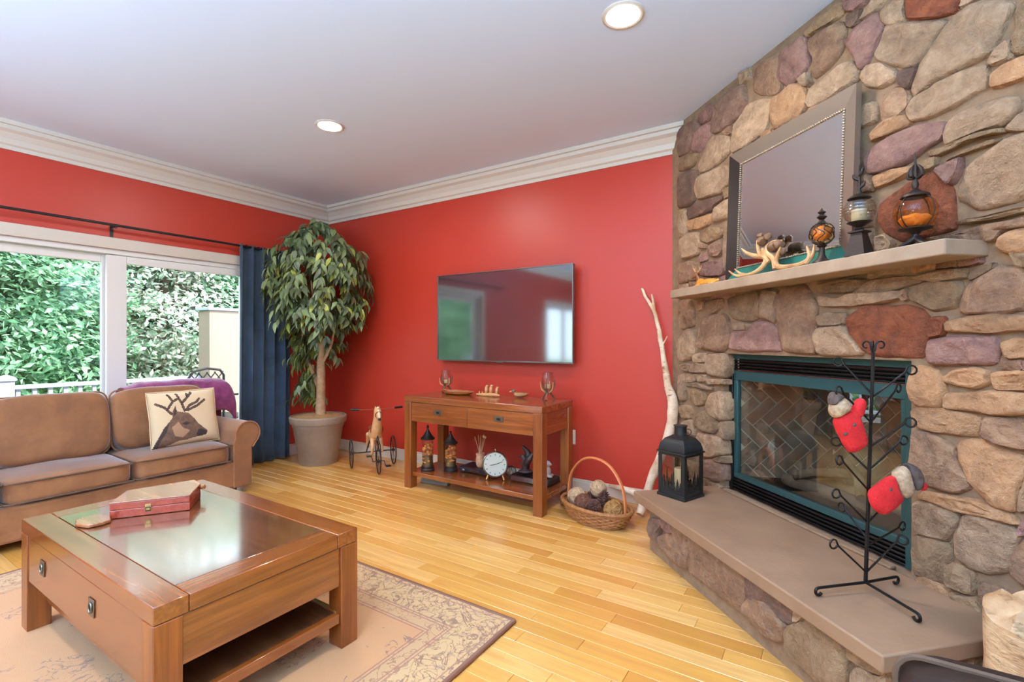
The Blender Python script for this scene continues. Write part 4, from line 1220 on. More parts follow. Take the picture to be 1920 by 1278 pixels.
# ================================================================ rug
rg_ = thing('area_rug', 'cream and tan floral area rug with a brown bound edge under the coffee table', 'rug', ((RX0 + RX1) / 2, (RY0 + RY1) / 2, 0))
hx, hy = (RX1 - RX0) / 2, (RY1 - RY0) / 2
MB().bx(-hx, hx, -hy, hy, 0.0005, 0.011).build('pile', 'rug', rg_, bevel=0.004)
MB().tube(loop(-hx, hx, -hy, hy, 0.0065, 0.015), 0.006, 8, closed=True).build('binding', 'rug_binding', rg_)

# ================================================================ coffee table
TX0, TX1, TY0, TY1, TH = -2.868, -1.600, 0.605, 1.320, 0.465
ct = thing('coffee_table', 'square oak coffee table with drawers and a lower shelf on the rug', 'coffee table', ((TX0 + TX1) / 2, (TY0 + TY1) / 2, 0.011))
ax, ay = (TX1 - TX0) / 2, (TY1 - TY0) / 2; th = TH - 0.011
bw = 0.095
box('top_panel', 'table_top', ct, -ax + bw, ax - bw, -ay + bw, ay - bw, th - 0.030, th, 0.0015)
box('top_border', 'oak_x', ct, -ax, ax, -ay, -ay + bw - 0.0015, th - 0.054, th, 0.003)
box('top_border', 'oak_x', ct, -ax, ax, ay - bw + 0.0015, ay, th - 0.054, th, 0.003)
box('top_border', 'oak_y', ct, -ax, -ax + bw - 0.0015, -ay + bw, ay - bw, th - 0.054, th, 0.003)
box('top_border', 'oak_y', ct, ax - bw + 0.0015, ax, -ay + bw, ay - bw, th - 0.054, th, 0.003)
lw = 0.078
for sx in (-1, 1):
    for sy in (-1, 1):
        x0, x1 = sorted((sx * ax, sx * (ax - lw))); y0, y1 = sorted((sy * ay, sy * (ay - lw)))
        MB().bx(x0, x1, y0, y1, 0, th - 0.0555).build('leg', 'oak_z', ct, bevel=0.003)
box('seam_line', 'seam', ct, -ax + 0.004, ax - 0.004, -ay + 0.004, ay - 0.004, th - 0.057, th - 0.0535, 0)
for sy in (-1, 1):
    y0, y1 = sorted((sy * (ay - 0.004), sy * (ay - 0.03)))
    dr = box('drawer_front', 'oak_x', ct, -ax + lw + 0.001, ax - lw - 0.001, y0, y1, 0.212, th - 0.058, 0.002)
    for px in (-0.36, 0.16):
        yf = sy * (ay - 0.003)
        pl = MB().bx(px - 0.026, px + 0.026, min(yf, yf + sy * 0.003), max(yf, yf + sy * 0.003), 0.285, 0.345).build('pull_plate', 'pewter', dr, bevel=0.001)
        MB().bx(px - 0.011, px + 0.011, min(yf, yf + sy * 0.0036), max(yf, yf + sy * 0.0036), 0.300, 0.330).build('pull_recess', 'pewter_dark', dr)
        MB().tube([(px + 0.014 * math.cos(a), yf + sy * 0.005, 0.315 + 0.017 * math.sin(a)) for a in [2 * PI * k / 14 for k in range(14)]], 0.0028, 6, closed=True).build('pull_ring', 'pewter', dr)
for sx in (-1, 1):
    x0, x1 = sorted((sx * (ax - 0.010), sx * (ax - 0.034)))
    box('side_apron', 'oak_y', ct, x0, x1, -ay + lw + 0.001, ay - lw - 0.001, 0.245, th - 0.058, 0.002)
box('lower_shelf', 'oak_dark', ct, -ax + 0.03, ax - 0.03, -ay + 0.085, ay - 0.085, 0.105, 0.138, 0.003)
for sx in (-1, 1):
    x0, x1 = sorted((sx * (ax - 0.006), sx * (ax - 0.030)))
    box('shelf_edge', 'oak_y', ct, x0, x1, -ay + 0.083, ay - 0.083, 0.102, 0.140, 0.002)
for sy in (-1, 1):
    y0, y1 = sorted((sy * (ay - 0.084), sy * (ay - 0.060)))
    box('shelf_edge', 'oak_x', ct, -ax + 0.03, ax - 0.03, y0, y1, 0.102, 0.140, 0.002)
# paddle shaped wooden box
base_z = TH
def bp(px, py, z): v_ = P(px, py, z=z); return (v_.x, v_.y)
pts_top = [bp(205, 943, 0.535), bp(356, 927, 0.535), bp(376, 906, 0.535), bp(364, 899, 0.535), bp(239, 919, 0.535)]
cx_, cy_ = sum(p[0] for p in pts_top) / 5, sum(p[1] for p in pts_top) / 5
gb = thing('wooden_box', 'low red wooden box with slanted end, metal latch and paddle handle on the coffee table', 'box', (cx_, cy_, TH))
pl_ = [(p[0] - cx_, p[1] - cy_) for p in pts_top]
MB().prism(pl_, 0.002, 0.036).build('lower_case', 'board_red', gb, bevel=0.002)
MB().prism(pl_, 0.0375, 0.064).build('lid', 'board_red', gb, bevel=0.002)
MB().prism([(p[0] * 1.01, p[1] * 1.01) for p in pl_], 0.0645, 0.0705).build('lid_panel', 'board_top', gb, bevel=0.002)
a, b = Vector((*pl_[0], 0)), Vector((*pl_[1], 0)); dv = (b - a).normalized(); nv = Vector((dv.y, -dv.x, 0))
ms = a + (b - a) * 0.47
lt = MB()
for z0, z1, w in ((0.018, 0.050, 0.011),):
    q = [ms + dv * sx * w + nv * o_ + Vector((0, 0, z)) for z in (z0, z1) for o_ in (0.0, 0.004) for sx in (-1, 1)]
    lt.add(q, [(0, 2, 3, 1), (4, 5, 7, 6), (0, 1, 5, 4), (1, 3, 7, 5), (3, 2, 6, 7), (2, 0, 4, 6)])
lt.build('latch', 'brass', gb, bevel=0.001)
MB().tube([ms + nv * 0.006 + dv * x + Vector((0, 0, z)) for x, z in ((-0.008, 0.022), (0.008, 0.022), (0.008, 0.036), (-0.008, 0.036))], 0.002, 6, closed=True).build('hasp', 'pewter_dark', gb)
hpts = [bp(207, 967, 0.478), bp(185, 964, 0.478), bp(160, 969, 0.478), bp(141, 976, 0.478), bp(143, 983, 0.478), bp(165, 985, 0.478), bp(190, 980, 0.478), bp(208, 974, 0.478)]
MB().prism([(p[0] - cx_, p[1] - cy_) for p in hpts], 0.002, 0.016).build('handle', 'board_top', gb, bevel=0.003)
q = Vector((*bp(383, 909, 0.53), 0)) - Vector((cx_, cy_, 0))
MB().cyl(Vector((*pl_[2], 0.055)) * 0.98 + Vector((0, 0, 0.002)), (q.x, q.y, 0.057), 0.011, 0.010, 10).build('peg', 'board_top', gb)

# ================================================================ television
tv = thing('television', 'large black flat television mounted on the red wall above the console', 'television', (-2.388, 3.50, 1.438))
box('screen', 'screen', tv, -0.698, 0.698, -0.012, 0.0, -0.388, 0.388, 0.001)
for nm, x0, x1, z0, z1 in [('bezel', -0.706, 0.706, 0.388, 0.396), ('bezel', -0.706, 0.706, -0.399, -0.388), ('bezel', -0.706, -0.698, -0.388, 0.388), ('bezel', 0.698, 0.706, -0.388, 0.388)]:
    box(nm, 'tv_bezel', tv, x0, x1, -0.016, 0.02, z0, z1, 0.001)
box('back_case', 'black_plastic', tv, -0.69, 0.69, 0.001, 0.040, -0.385, 0.385, 0.006)
box('logo_tab', 'tv_bezel', tv, -0.03, 0.03, -0.014, 0.0, -0.406, -0.3995, 0.001)
box('wall_mount', 'black_plastic', tv, -0.25, 0.25, 0.041, 0.079, -0.2, 0.2, 0.003)

# wall outlet
ou = thing('wall_outlet', 'small white outlet plate on the red wall beside the console', 'outlet', (-1.74, 3.58, 0.445))
box('plate', 'outlet_white', ou, -0.036, 0.036, -0.008, 0.0, -0.058, 0.058, 0.003)
for z in (-0.022, 0.022): box('socket', 'white_trim', ou, -0.014, 0.014, -0.011, -0.008, z - 0.015, z + 0.015, 0.002)

# ================================================================ console table
KX0, KX1, KY0, KY1, KH = -2.972, -1.652, 2.935, 3.420, 0.765
kt = thing('console_table', 'oak console table with two drawers and an open lower shelf under the television', 'console table', ((KX0 + KX1) / 2, (KY0 + KY1) / 2, 0))
ax, ay = (KX1 - KX0) / 2, (KY1 - KY0) / 2
lw = 0.074
box('top', 'oak_x', kt, -ax, ax, -ay, ay, KH - 0.05, KH, 0.004)
for sx in (-1, 1):
    for sy in (-1, 1):
        x0, x1 = sorted((sx * ax, sx * (ax - lw))); y0, y1 = sorted((sy * ay, sy * (ay - lw)))
        MB().bx(x0, x1, y0, y1, 0, KH - 0.051).build('leg', 'oak_z', kt, bevel=0.003)
for x0, x1 in ((-ax + lw + 0.002, -0.002), (0.002, ax - lw - 0.002)):
    dr = box('drawer_front', 'oak_x', kt, x0, x1, -ay + 0.006, -ay + 0.03, 0.556, KH - 0.053, 0.002)
    cx0 = (x0 + x1) / 2
    MB().bx(cx0 - 0.040, cx0 + 0.040, -ay + 0.0025, -ay + 0.0055, 0.628, 0.668).build('pull_plate', 'pewter', dr, bevel=0.001)
    MB().bx(cx0 - 0.018, cx0 + 0.018, -ay + 0.0015, -ay + 0.0055, 0.636, 0.658).build('pull_recess', 'pewter_dark', dr)
    MB().tube([(cx0 + 0.020 * math.cos(a), -ay + 0.001, 0.648 + 0.012 * math.sin(a)) for a in [2 * PI * k / 14 for k in range(14)]], 0.0025, 6, closed=True).build('pull_ring', 'pewter', dr)
box('drawer_case', 'oak_dark', kt, -ax + lw, ax - lw, -ay + 0.031, ay - 0.03, 0.562, KH - 0.052, 0.002)
for sx in (-1, 1):
    x0, x1 = sorted((sx * (ax - 0.012), sx * (ax - 0.034)))
    box('side_apron', 'oak_y', kt, x0, x1, -ay + lw + 0.001, ay - lw - 0.001, 0.556, KH - 0.051, 0.002)
box('lower_shelf', 'oak_x', kt, -ax + 0.012, ax - 0.012, -ay + 0.025, ay - 0.025, 0.098, 0.132, 0.003)
KS = 0.132
# --- on the console
def votive(px, py, hgt, label):
    b_ = P(px, py, z=KH)
    if b_.y > 3.345: b_ = P(px, py, y=3.345)
    t = thing('votive_holder', label, 'candle holder', (b_.x, b_.y, KH - 0.002), 0.3, 'antler votive holders')
    for k in range(3):
        a = 2 * PI * k / 3 + 0.5
        c_, s_ = math.cos(a), math.sin(a)
        MB().tube(smooth_path([(0.055 * c_, 0.055 * s_, 0.006), (0.04 * c_, 0.04 * s_, 0.03), (0.018 * c_, 0.018 * s_, 0.06), (0.045 * c_, 0.045 * s_, hgt * 0.42), (0.056 * c_, 0.056 * s_, hgt * 0.62), (0.05 * c_, 0.05 * s_, hgt * 0.8)], 4), lerps([0.008, 0.007, 0.009, 0.007, 0.006, 0.002], 21), 8).build('antler_leg', 'antler_brown', t)
    for k in range(3):
        a = 2 * PI * k / 3 + 1.5
        c_, s_ = math.cos(a), math.sin(a)
        MB().tube(smooth_path([(0.02 * c_, 0.02 * s_, 0.06), (0.05 * c_, 0.05 * s_, hgt * 0.4), (0.058 * c_, 0.058 * s_, hgt * 0.66)], 4), lerps([0.006, 0.005, 0.002], 9), 8).build('tine', 'antler_bone', t)
    MB().lathe([(0.0, hgt * 0.36), (0.025, hgt * 0.37), (0.043, hgt * 0.48), (0.048, hgt * 0.62), (0.044, hgt * 0.82), (0.040, hgt), (0.0375, hgt), (0.0415, hgt * 0.82), (0.0455, hgt * 0.62), (0.040, hgt * 0.5), (0.02, hgt * 0.40), (0, hgt * 0.39)], 24).build('glass_cup', 'clear_glass', t)
    MB().lathe([(0, hgt * 0.41), (0.022, hgt * 0.42), (0.022, hgt * 0.56), (0, hgt * 0.56)], 18).build('candle', 'candle', t)
votive(836, 729, 0.195, 'glass votive cup on antler legs beside the oval wooden tray')
votive(1027, 749, 0.215, 'glass votive cup on antler legs beside the carved duck')
b_ = P(858, 735, y=3.250)
tr = thing('wooden_tray', 'shallow oval brown wooden tray on the console table', 'tray', (b_.x, b_.y, KH - 0.002), 0.02)
MB().lathe([(0, 0.002), (0.11, 0.002), (0.14, 0.012), (0.15, 0.030), (0.143, 0.030), (0.132, 0.014), (0.10, 0.008), (0, 0.008)], 36, sy=0.55).build('dish', 'carved_tray', tr)
for sx in (-1, 1): MB().tube(smooth_path([(sx * 0.145, -0.03, 0.028), (sx * 0.168, 0, 0.032), (sx * 0.145, 0.03, 0.028)], 4), 0.006, 8).build('handle', 'carved_tray', tr)
b_ = P(915, 743, z=KH)
bd = thing('bird_carving', 'three pale carved birds perched on a wavy base on the console', 'figurine', (b_.x, b_.y, KH + 0.003), 0.05)
MB().tube(smooth_path([(-0.115, 0, 0.010), (-0.05, 0.004, 0.009), (0.02, -0.004, 0.012), (0.075, 0.0, 0.013), (0.11, 0, 0.010)], 5), lerps([0.006, 0.012, 0.014, 0.013, 0.007], 21), 10, sq=0.75).build('base', 'carved_pale', bd)
for k, (x, s_) in enumerate(((-0.015, 1.0), (0.03, 1.05), (0.085, 0.85))):
    MB().sph((x, 0, 0.022 + 0.030 * s_), (0.014 * s_, 0.017 * s_, 0.034 * s_)).sph((x + 0.004, 0, 0.022 + 0.060 * s_), 0.011 * s_).tube([(x + 0.010, 0, 0.022 + 0.062 * s_), (x + 0.024, 0, 0.022 + 0.066 * s_)], [0.005, 0.001], 8).cyl((x, 0, 0.012), (x, 0, 0.03), 0.006).tube([(x - 0.006, 0, 0.03), (x - 0.022, 0, 0.022)], [0.008, 0.003], 8).build('bird', 'carved_pale', bd, remesh=0.0035)
for x in (-0.085, -0.055): MB().lathe([(0, 0.012), (0.006, 0.016), (0.004, 0.034), (0, 0.038)], 10, (x, 0, 0)).build('stump', 'carved_pale', bd)
b_ = P(972, 745, z=KH)
dk = thing('duck_figurine', 'small carved brown duck lying on the console table', 'figurine', (b_.x, b_.y, KH), 0.4)
MB().sph((0.015, 0, 0.022), (0.055, 0.032, 0.021)).tube([(0.055, 0, 0.025), (0.085, 0, 0.034)], [0.016, 0.004], 8).tube([(-0.025, 0, 0.03), (-0.036, 0, 0.048)], [0.014, 0.012], 8).build('body', 'duck_tan', dk, remesh=0.004)
hd_ = MB().sph((-0.038, 0, 0.052), (0.018, 0.015, 0.015)).build('head', 'antler_brown', dk)
MB().tube([(-0.052, 0, 0.049), (-0.074, 0, 0.044)], [0.007, 0.004], 8).build('bill', 'carved_pale', hd_)
# --- on the lower shelf
def jar(px, py, hgt, r, label):
    b_ = P(px, py, z=KS)
    t = thing('jar_lantern', label, 'lantern', (b_.x, b_.y, KS), 0, 'orange glass jars with pointed lids')
    MB().lathe([(0, 0), (r * 1.22, 0), (r * 1.25, 0.014), (r * 1.1, 0.022), (r * 1.15, 0.036), (r, 0.042), (0, 0.042)], 24).build('base', 'iron_brown', t)
    zt = hgt * 0.68
    MB().lathe([(0, 0.043), (r * 0.90, 0.043), (r * 0.90, zt * 0.45), (0, zt * 0.45)], 20).build('filling', 'jar_olive', t)
    ps = MB()
    rj = random.Random(int(px))
    for k in range(46):
        a = rj.random() * 2 * PI; z = 0.06 + rj.random() * (zt - 0.085)
        ps.sph((r * 0.72 * math.cos(a), r * 0.72 * math.sin(a), z), (0.014, 0.014, 0.010), 8, 5)
    o = ps.build('pumpkin_filling', 'pumpkin_orange', t); o['kind'] = 'stuff'
    MB().lathe([(r, 0.043), (r, zt), (r - 0.003, zt), (r - 0.003, 0.043)], 24).build('glass', 'clear_glass', t)
    lid = MB().lathe([(0, zt), (r * 1.25, zt), (r * 1.28, zt + 0.012), (r * 0.95, zt + 0.022), (r * 0.55, zt + 0.05), (r * 0.25, zt + 0.075), (r * 0.14, zt + 0.09), (0, zt + 0.09)], 24).build('lid', 'iron_brown', t)
    MB().lathe([(0, zt + 0.09), (0.007, zt + 0.092), (0.011, zt + 0.102), (0.005, hgt - 0.006), (0, hgt)], 12).build('finial', 'iron_brown', lid)
jar(802, 881, 0.385, 0.047, 'taller orange filled glass jar with pointed iron lid on the console shelf')
jar(845, 882, 0.335, 0.047, 'shorter orange filled glass jar with pointed iron lid on the console shelf')
b_ = P(893, 886, z=KS)
cb = thing('cable_box', 'flat black set top box on the console shelf under the reed diffuser', 'electronics', (b_.x + 0.005, 3.27, KS), 0.03)
box('case', 'black_plastic', cb, -0.15, 0.15, -0.10, 0.10, 0.006, 0.046, 0.004)
box('display', 'screen', cb, -0.04, 0.06, -0.102, -0.100, 0.016, 0.036, 0)
box('button', 'grey_plastic', cb, -0.11, -0.09, -0.103, -0.100, 0.02, 0.032, 0.001)
for sx in (-1, 1): MB().cyl((sx * 0.12, 0, 0), (sx * 0.12, 0, 0.006), 0.012).build('foot', 'black_plastic', cb)
df = thing('reed_diffuser', 'cream ceramic reed diffuser vase on the black box', 'diffuser', (b_.x + 0.02, 3.25, KS + 0.046))
MB().lathe([(0, 0), (0.024, 0), (0.036, 0.02), (0.040, 0.06), (0.034, 0.085), (0.038, 0.11), (0.034, 0.115), (0.028, 0.10), (0, 0.095)], 24).build('vase', 'cream_ceramic', df)
for k, (dx, dy) in enumerate(((-0.06, 0), (-0.045, 0.03), (0.02, -0.02), (0.03, 0.03), (0.05, 0.0), (0.0, 0.05))):
    MB().cyl((0, 0, 0.09), (dx, dy, 0.245 + 0.01 * (k % 3)), 0.0035, n=6).build('reed', 'reed', df)
for x, z in ((0.042, 0.255), (0.062, 0.25)): MB().sph((x * 0.8, 0.0, z), 0.011, 10, 6).build('white_berry', 'linen', df)
b_ = P(926, 901, z=KS)
ck = thing('alarm_clock', 'round pale faced alarm clock on little feet on the console shelf', 'clock', (b_.x, b_.y + 0.02, KS), 0.45)
cm = Matrix.Translation((0, 0, 0.125)) @ Matrix.Rotation(PI / 2 - 0.10, 4, 'X')
R_ = 0.098
MB().lathe([(0, -0.035), (R_ * 0.9, -0.035), (R_, -0.015), (R_ * 1.02, 0.012), (R_ * 0.97, 0.016), (R_ * 0.92, 0.010), (0, 0.010)], 40).xf(cm).build('case', 'chrome', ck)
fc = MB().lathe([(0, 0.0105), (R_ * 0.91, 0.0105), (R_ * 0.91, 0.012), (0, 0.012)], 40).xf(cm).build('dial', 'clock_face', ck)
tk = MB()
for k in range(12):
    a = k * PI / 6
    tk.tube([(0.068 * math.cos(a), 0.068 * math.sin(a), 0.0125), (0.080 * math.cos(a), 0.080 * math.sin(a), 0.0125)], 0.0022, 4)
tk.xf(cm).build('hour_marks', 'pewter_dark', fc)
for L_, a, w in ((0.040, 3.35, 0.003), (0.062, 0.35, 0.0022)):
    MB().tube([(0, 0, 0.014), (L_ * math.cos(a), L_ * math.sin(a), 0.014)], [w, w * 0.6], 6).xf(cm).build('hand', 'pewter_dark', fc)
for sx in (-1, 1):
    MB().tube([(sx * 0.055, 0, 0.045), (sx * 0.068, -0.005, 0.008)], [0.006, 0.008], 8).sph((sx * 0.068, -0.005, 0.009), 0.009, 10, 6).build('foot', 'brass', ck)
MB().tube([(0, 0.005, 0.222), (0, 0.005, 0.236)], 0.005, 8).sph((0, 0.005, 0.24), 0.008, 10, 6).build('top_knob', 'chrome', ck)
# dark eagle-like carving, disc player, wire cage, white bear, stacked books
b_ = P(986, 893, z=KS)
dp = thing('disc_player', 'flat glossy black disc player at the end of the console shelf', 'electronics', (-1.93, 3.262, KS), 0.0)
box('case', 'black_plastic', dp, -0.14, 0.20, -0.09, 0.09, 0.006, 0.052, 0.004)
box('front_strip', 'screen', dp, -0.13, 0.19, -0.0925, -0.090, 0.012, 0.046, 0)
for sx in (-0.11, 0.16): MB().cyl((sx, 0, 0), (sx, 0, 0.006), 0.014).build('foot', 'black_plastic', dp)
cv = thing('carved_eagle', 'dark carved wooden eagle with raised wings on the disc player', 'figurine', (-1.985, 3.262, KS + 0.0545), 0.5)
MB().sph((0, 0, 0.015), (0.06, 0.045, 0.018)).sph((0, 0, 0.07), (0.035, 0.032, 0.055)).sph((-0.02, 0, 0.13), (0.022, 0.018, 0.02)).tube([(-0.03, 0, 0.13), (-0.055, 0, 0.122)], [0.010, 0.003], 8).tube(smooth_path([(0.01, 0.02, 0.08), (0.02, 0.05, 0.14), (-0.03, 0.055, 0.205)], 4), lerps([0.026, 0.028, 0.006], 9), 8).tube(smooth_path([(0.01, -0.02, 0.08), (0.03, -0.05, 0.12), (0.07, -0.05, 0.18)], 4), lerps([0.026, 0.026, 0.006], 9), 8).build('body', 'dark_carving', cv, remesh=0.006)
wb = thing('wire_cage', 'small bronze wire cage ornament behind the alarm clock', 'ornament', (-2.120, 3.26, KS), 0.2)
wm = MB()
for k in range(7):
    a = PI * k / 7
    wm.tube([(0.042 * math.sin(q) * math.cos(a), 0.042 * math.sin(q) * math.sin(a), 0.0475 + 0.045 * math.cos(q)) for q in [2 * PI * j / 18 for j in range(18)]], 0.0022, 5, closed=True)
wm.build('cage', 'pewter', wb)
MB().sph((0, 0, 0.032), 0.020, 12, 8).build('core', 'cream_ceramic', wb)
b_ = P(1033, 884, z=KS + 0.052)
wbr = thing('bear_figurine', 'small pale grey bear figurine sitting beside the dark eagle', 'figurine', (-1.80, 3.26, KS + 0.052), 0.3)
MB().sph((0, 0, 0.045), (0.04, 0.034, 0.045)).sph((0.012, -0.006, 0.105), (0.026, 0.024, 0.024)).sph((0.036, -0.01, 0.10), (0.013, 0.011, 0.010)).sph((0.0, 0.016, 0.128), 0.008).sph((0.0, -0.028, 0.128), 0.008).sph((0.035, 0.02, 0.012), (0.022, 0.014, 0.012)).sph((0.035, -0.026, 0.012), (0.022, 0.014, 0.012)).build('body', 'bear_grey', wbr, remesh=0.0045)
# floor items
dw = thing('driftwood', 'gnarled brown driftwood branch on the floor beside the console leg', 'driftwood', (-1.555, 3.30, 0.0), 0.3)
MB().tube(smooth_path([(-0.12, -0.05, 0.022), (-0.02, 0.0, 0.035), (0.07, 0.05, 0.03), (0.13, 0.06, 0.05)], 5), lerps([0.012, 0.022, 0.02, 0.006], 16), 8).jit(0.006, 25).build('trunk', 'driftwood', dw)
MB().tube(smooth_path([(-0.02, 0.0, 0.035), (0.0, 0.05, 0.075), (-0.03, 0.09, 0.10)], 4), lerps([0.016, 0.011, 0.004], 9), 8).jit(0.004, 25).build('branch', 'driftwood', dw)
MB().tube(smooth_path([(0.05, 0.04, 0.03), (0.09, -0.01, 0.05), (0.13, -0.03, 0.045)], 4), lerps([0.012, 0.009, 0.003], 9), 8).jit(0.004, 25).build('branch', 'driftwood', dw)
ps_ = thing('power_strip', 'grey power strip on the floor under the console shelf', 'power strip', (-2.82, 3.15, 0.0), 0.1)
box('housing', 'grey_plastic', ps_, -0.14, 0.14, -0.028, 0.028, 0.0, 0.04, 0.006)
for k in range(4): box('socket', 'black_plastic', ps_, -0.10 + k * 0.055, -0.07 + k * 0.055, -0.014, 0.014, 0.040, 0.042, 0.001)

# ================================================================ basket
BK = Vector((-1.325, 3.10, 0))
bk = thing('wicker_basket', 'oval wicker basket with a tall hoop handle on the floor beside the hearth', 'basket', tuple(BK), -0.32)
wv = MB()
for k in range(9):
    q = k / 8; z = 0.010 + 0.095 * q; sc = 0.76 + 0.24 * q ** 0.7
    wv.tube([(0.275 * sc * math.cos(a), 0.165 * sc * math.sin(a), z + 0.006 * math.sin(a * 18 + k * PI)) for a in [2 * PI * j / 72 for j in range(72)]], 0.0085, 6, closed=True)
wv.build('weave', 'wicker', bk)
MB().lathe([(0, 0.004), (0.215, 0.004), (0.232, 0.046), (0.228, 0.052), (0, 0.052)], 40, sy=0.6).build('bottom', 'wicker', bk)
MB().tube([(0.278 * math.cos(a), 0.168 * math.sin(a), 0.112) for a in [2 * PI * j / 48 for j in range(48)]], 0.013, 8, closed=True).build('rim', 'wicker', bk)
MB().tube(smooth_path([(-0.25, 0, 0.06), (-0.258, 0, 0.14), (-0.232, 0, 0.27), (-0.13, 0, 0.385), (0.0, 0, 0.42), (0.13, 0, 0.385), (0.225, 0, 0.27), (0.25, 0, 0.14), (0.245, 0, 0.06)], 5), 0.009, 8, sq=1.4).build('handle', 'wicker_handle', bk)
def bkp(x, y, z):
    c_, s_ = math.cos(-0.32), math.sin(-0.32)
    return (BK.x + x * c_ - y * s_, BK.y + x * s_ + y * c_, z)
def vine_ball(pos, r, mat, label, seed):
    rb = random.Random(seed)
    t = thing('vine_ball', label, 'ball', pos, 0, 'balls in the basket')
    MB().sph((0, 0, 0), r * 0.93, 18, 12).build('core', mat, t)
    st = MB()
    for k in range(16):
        ax_ = Vector((rb.gauss(0, 1), rb.gauss(0, 1), rb.gauss(0, 1))).normalized()
        e1 = ax_.orthogonal().normalized(); e2 = ax_.cross(e1); o_ = ax_ * rb.uniform(-0.45, 0.45) * r
        rr = math.sqrt(max(r * r - o_.length_squared, 0.1 * r * r))
        st.tube([o_ + e1 * rr * math.cos(a) + e2 * rr * math.sin(a) for a in [2 * PI * j / 20 for j in range(20)]], r * 0.065, 5, closed=True)
    st.build('strands', mat, t)
vine_ball(bkp(-0.172, -0.008, 0.120), 0.060, 'ball_cream', 'cream woven vine ball at the console end of the basket', 1)
vine_ball(bkp(-0.030, 0.062, 0.196), 0.056, 'ball_cream', 'pale woven vine ball on top of the pine cones', 2)
vine_ball(bkp(-0.058, -0.062, 0.116), 0.060, 'ball_brown', 'reddish brown woven vine ball at the front of the basket', 3)
vine_ball(bkp(0.165, -0.016, 0.116), 0.060, 'ball_tan', 'golden woven vine ball at the hearth end of the basket', 4)
vine_ball(bkp(0.098, 0.074, 0.110), 0.040, 'ball_tan', 'small tan woven vine ball behind the golden one', 5)
def pine(pos, r, L_, ax_, label):
    t = thing('pine_cone', label, 'pine cone', pos, 0, 'pine cones in the basket')
    ax_ = Vector(ax_).normalized(); Q = Vector((0, 0, 1)).rotation_difference(ax_).to_matrix().to_4x4()
    mb = MB(); mb.tube([(0, 0, -L_ / 2), (0, 0, 0), (0, 0, L_ / 2)], [r * 0.45, r * 0.55, r * 0.2], 8)
    n_ = 80
    for k in range(n_):
        q = k / n_; a = k * 2.39996; z = -L_ / 2 + L_ * q
        rr = r * math.sin(PI * min(1, q * 0.85 + 0.15)) ** 0.6
        e = Vector((math.cos(a), math.sin(a), 0)); s_ = Vector((-math.sin(a), math.cos(a), 0))
        w = 0.011
        tip = e * rr + Vector((0, 0, z + 0.008)); b0 = e * rr * 0.4 + Vector((0, 0, z - 0.002))
        mb.add([b0 - s_ * w * 0.4, b0 + s_ * w * 0.4, tip + s_ * w * 0.7, tip + Vector((0, 0, 0.004)) + e * 0.003, tip - s_ * w * 0.7, b0 + Vector((0, 0, 0.006))], [(0, 1, 2, 3, 4), (0, 4, 5), (4, 3, 5), (3, 2, 5), (2, 1, 5)])
    mb.xf(Q).build('scales', 'pine_cone', t)
    MB().cyl((0, 0, -L_ / 2 - 0.008), (0, 0, -L_ / 2 + 0.004), 0.006, n=8).xf(Q).build('stem', 'pine_cone', t)
pine(bkp(0.052, -0.074, 0.122), 0.044, 0.10, (0.35, -0.5, 0.75), 'brown pine cone at the front rim of the basket')
pine(bkp(0.062, 0.012, 0.158), 0.042, 0.10, (0.1, 0.1, 0.95), 'brown pine cone between the golden and pale balls')
pine(bkp(-0.106, 0.078, 0.118), 0.042, 0.09, (0.45, 0.15, 0.6), 'brown pine cone between the cream balls in the basket')

# ================================================================ birch branch and log
bb = thing('birch_branch', 'tall crooked white birch branch leaning in the corner beside the stone chimney', 'branch', (0, 0, 0))
def bp3(px, py, y): return P(px, py, y=y)
main = [Vector((-1.085, 3.300, 0.024)), Vector((-1.075, 3.36, 0.09)), bp3(1216, 915, 3.42), bp3(1228, 882, 3.44), bp3(1246, 838, 3.45), bp3(1258, 800, 3.46), bp3(1262, 770, 3.47), bp3(1260, 745, 3.48), bp3(1252, 722, 3.49), bp3(1249, 700, 3.50), bp3(1243, 665, 3.51), bp3(1238, 632, 3.515), bp3(1233, 607, 3.52), bp3(1225, 580, 3.53), bp3(1212, 558, 3.556), bp3(1203, 541, 3.574)]
mp_ = smooth_path(main, 5)
MB().tube(mp_, lerps([0.026, 0.034, 0.03, 0.032, 0.030, 0.036, 0.038, 0.034, 0.024, 0.024, 0.018, 0.016, 0.015, 0.013, 0.011, 0.008], len(mp_)), 12).jit(0.005, 16).build('stem', 'birch', bb)
q = smooth_path([bp3(1227, 586, 3.53), bp3(1225, 568, 3.525), bp3(1222, 551, 3.52)], 4)
MB().tube(q, lerps([0.012, 0.010, 0.006], len(q)), 8).build('fork', 'birch', bb)
q = smooth_path([bp3(1240, 650, 3.51), bp3(1246, 640, 3.505), bp3(1251, 630, 3.50)], 3)
MB().tube(q, lerps([0.008, 0.005, 0.003], len(q)), 6).build('twig', 'birch', bb)
q = smooth_path([Vector((-1.075, 3.36, 0.09)), bp3(1192, 925, 3.42), bp3(1168, 916, 3.46), bp3(1143, 910, 3.50)], 4)
MB().tube(q, lerps([0.026, 0.026, 0.022, 0.014], len(q)), 10).jit(0.004, 16).build('root', 'birch', bb)
lg = thing('birch_log', 'thick upright birch log with peeling bark beside the hearth end', 'log', (0.494, 1.879, 0))
vs = []; n = 30; zs = [0, 0.1, 0.2, 0.3, 0.38, 0.44]
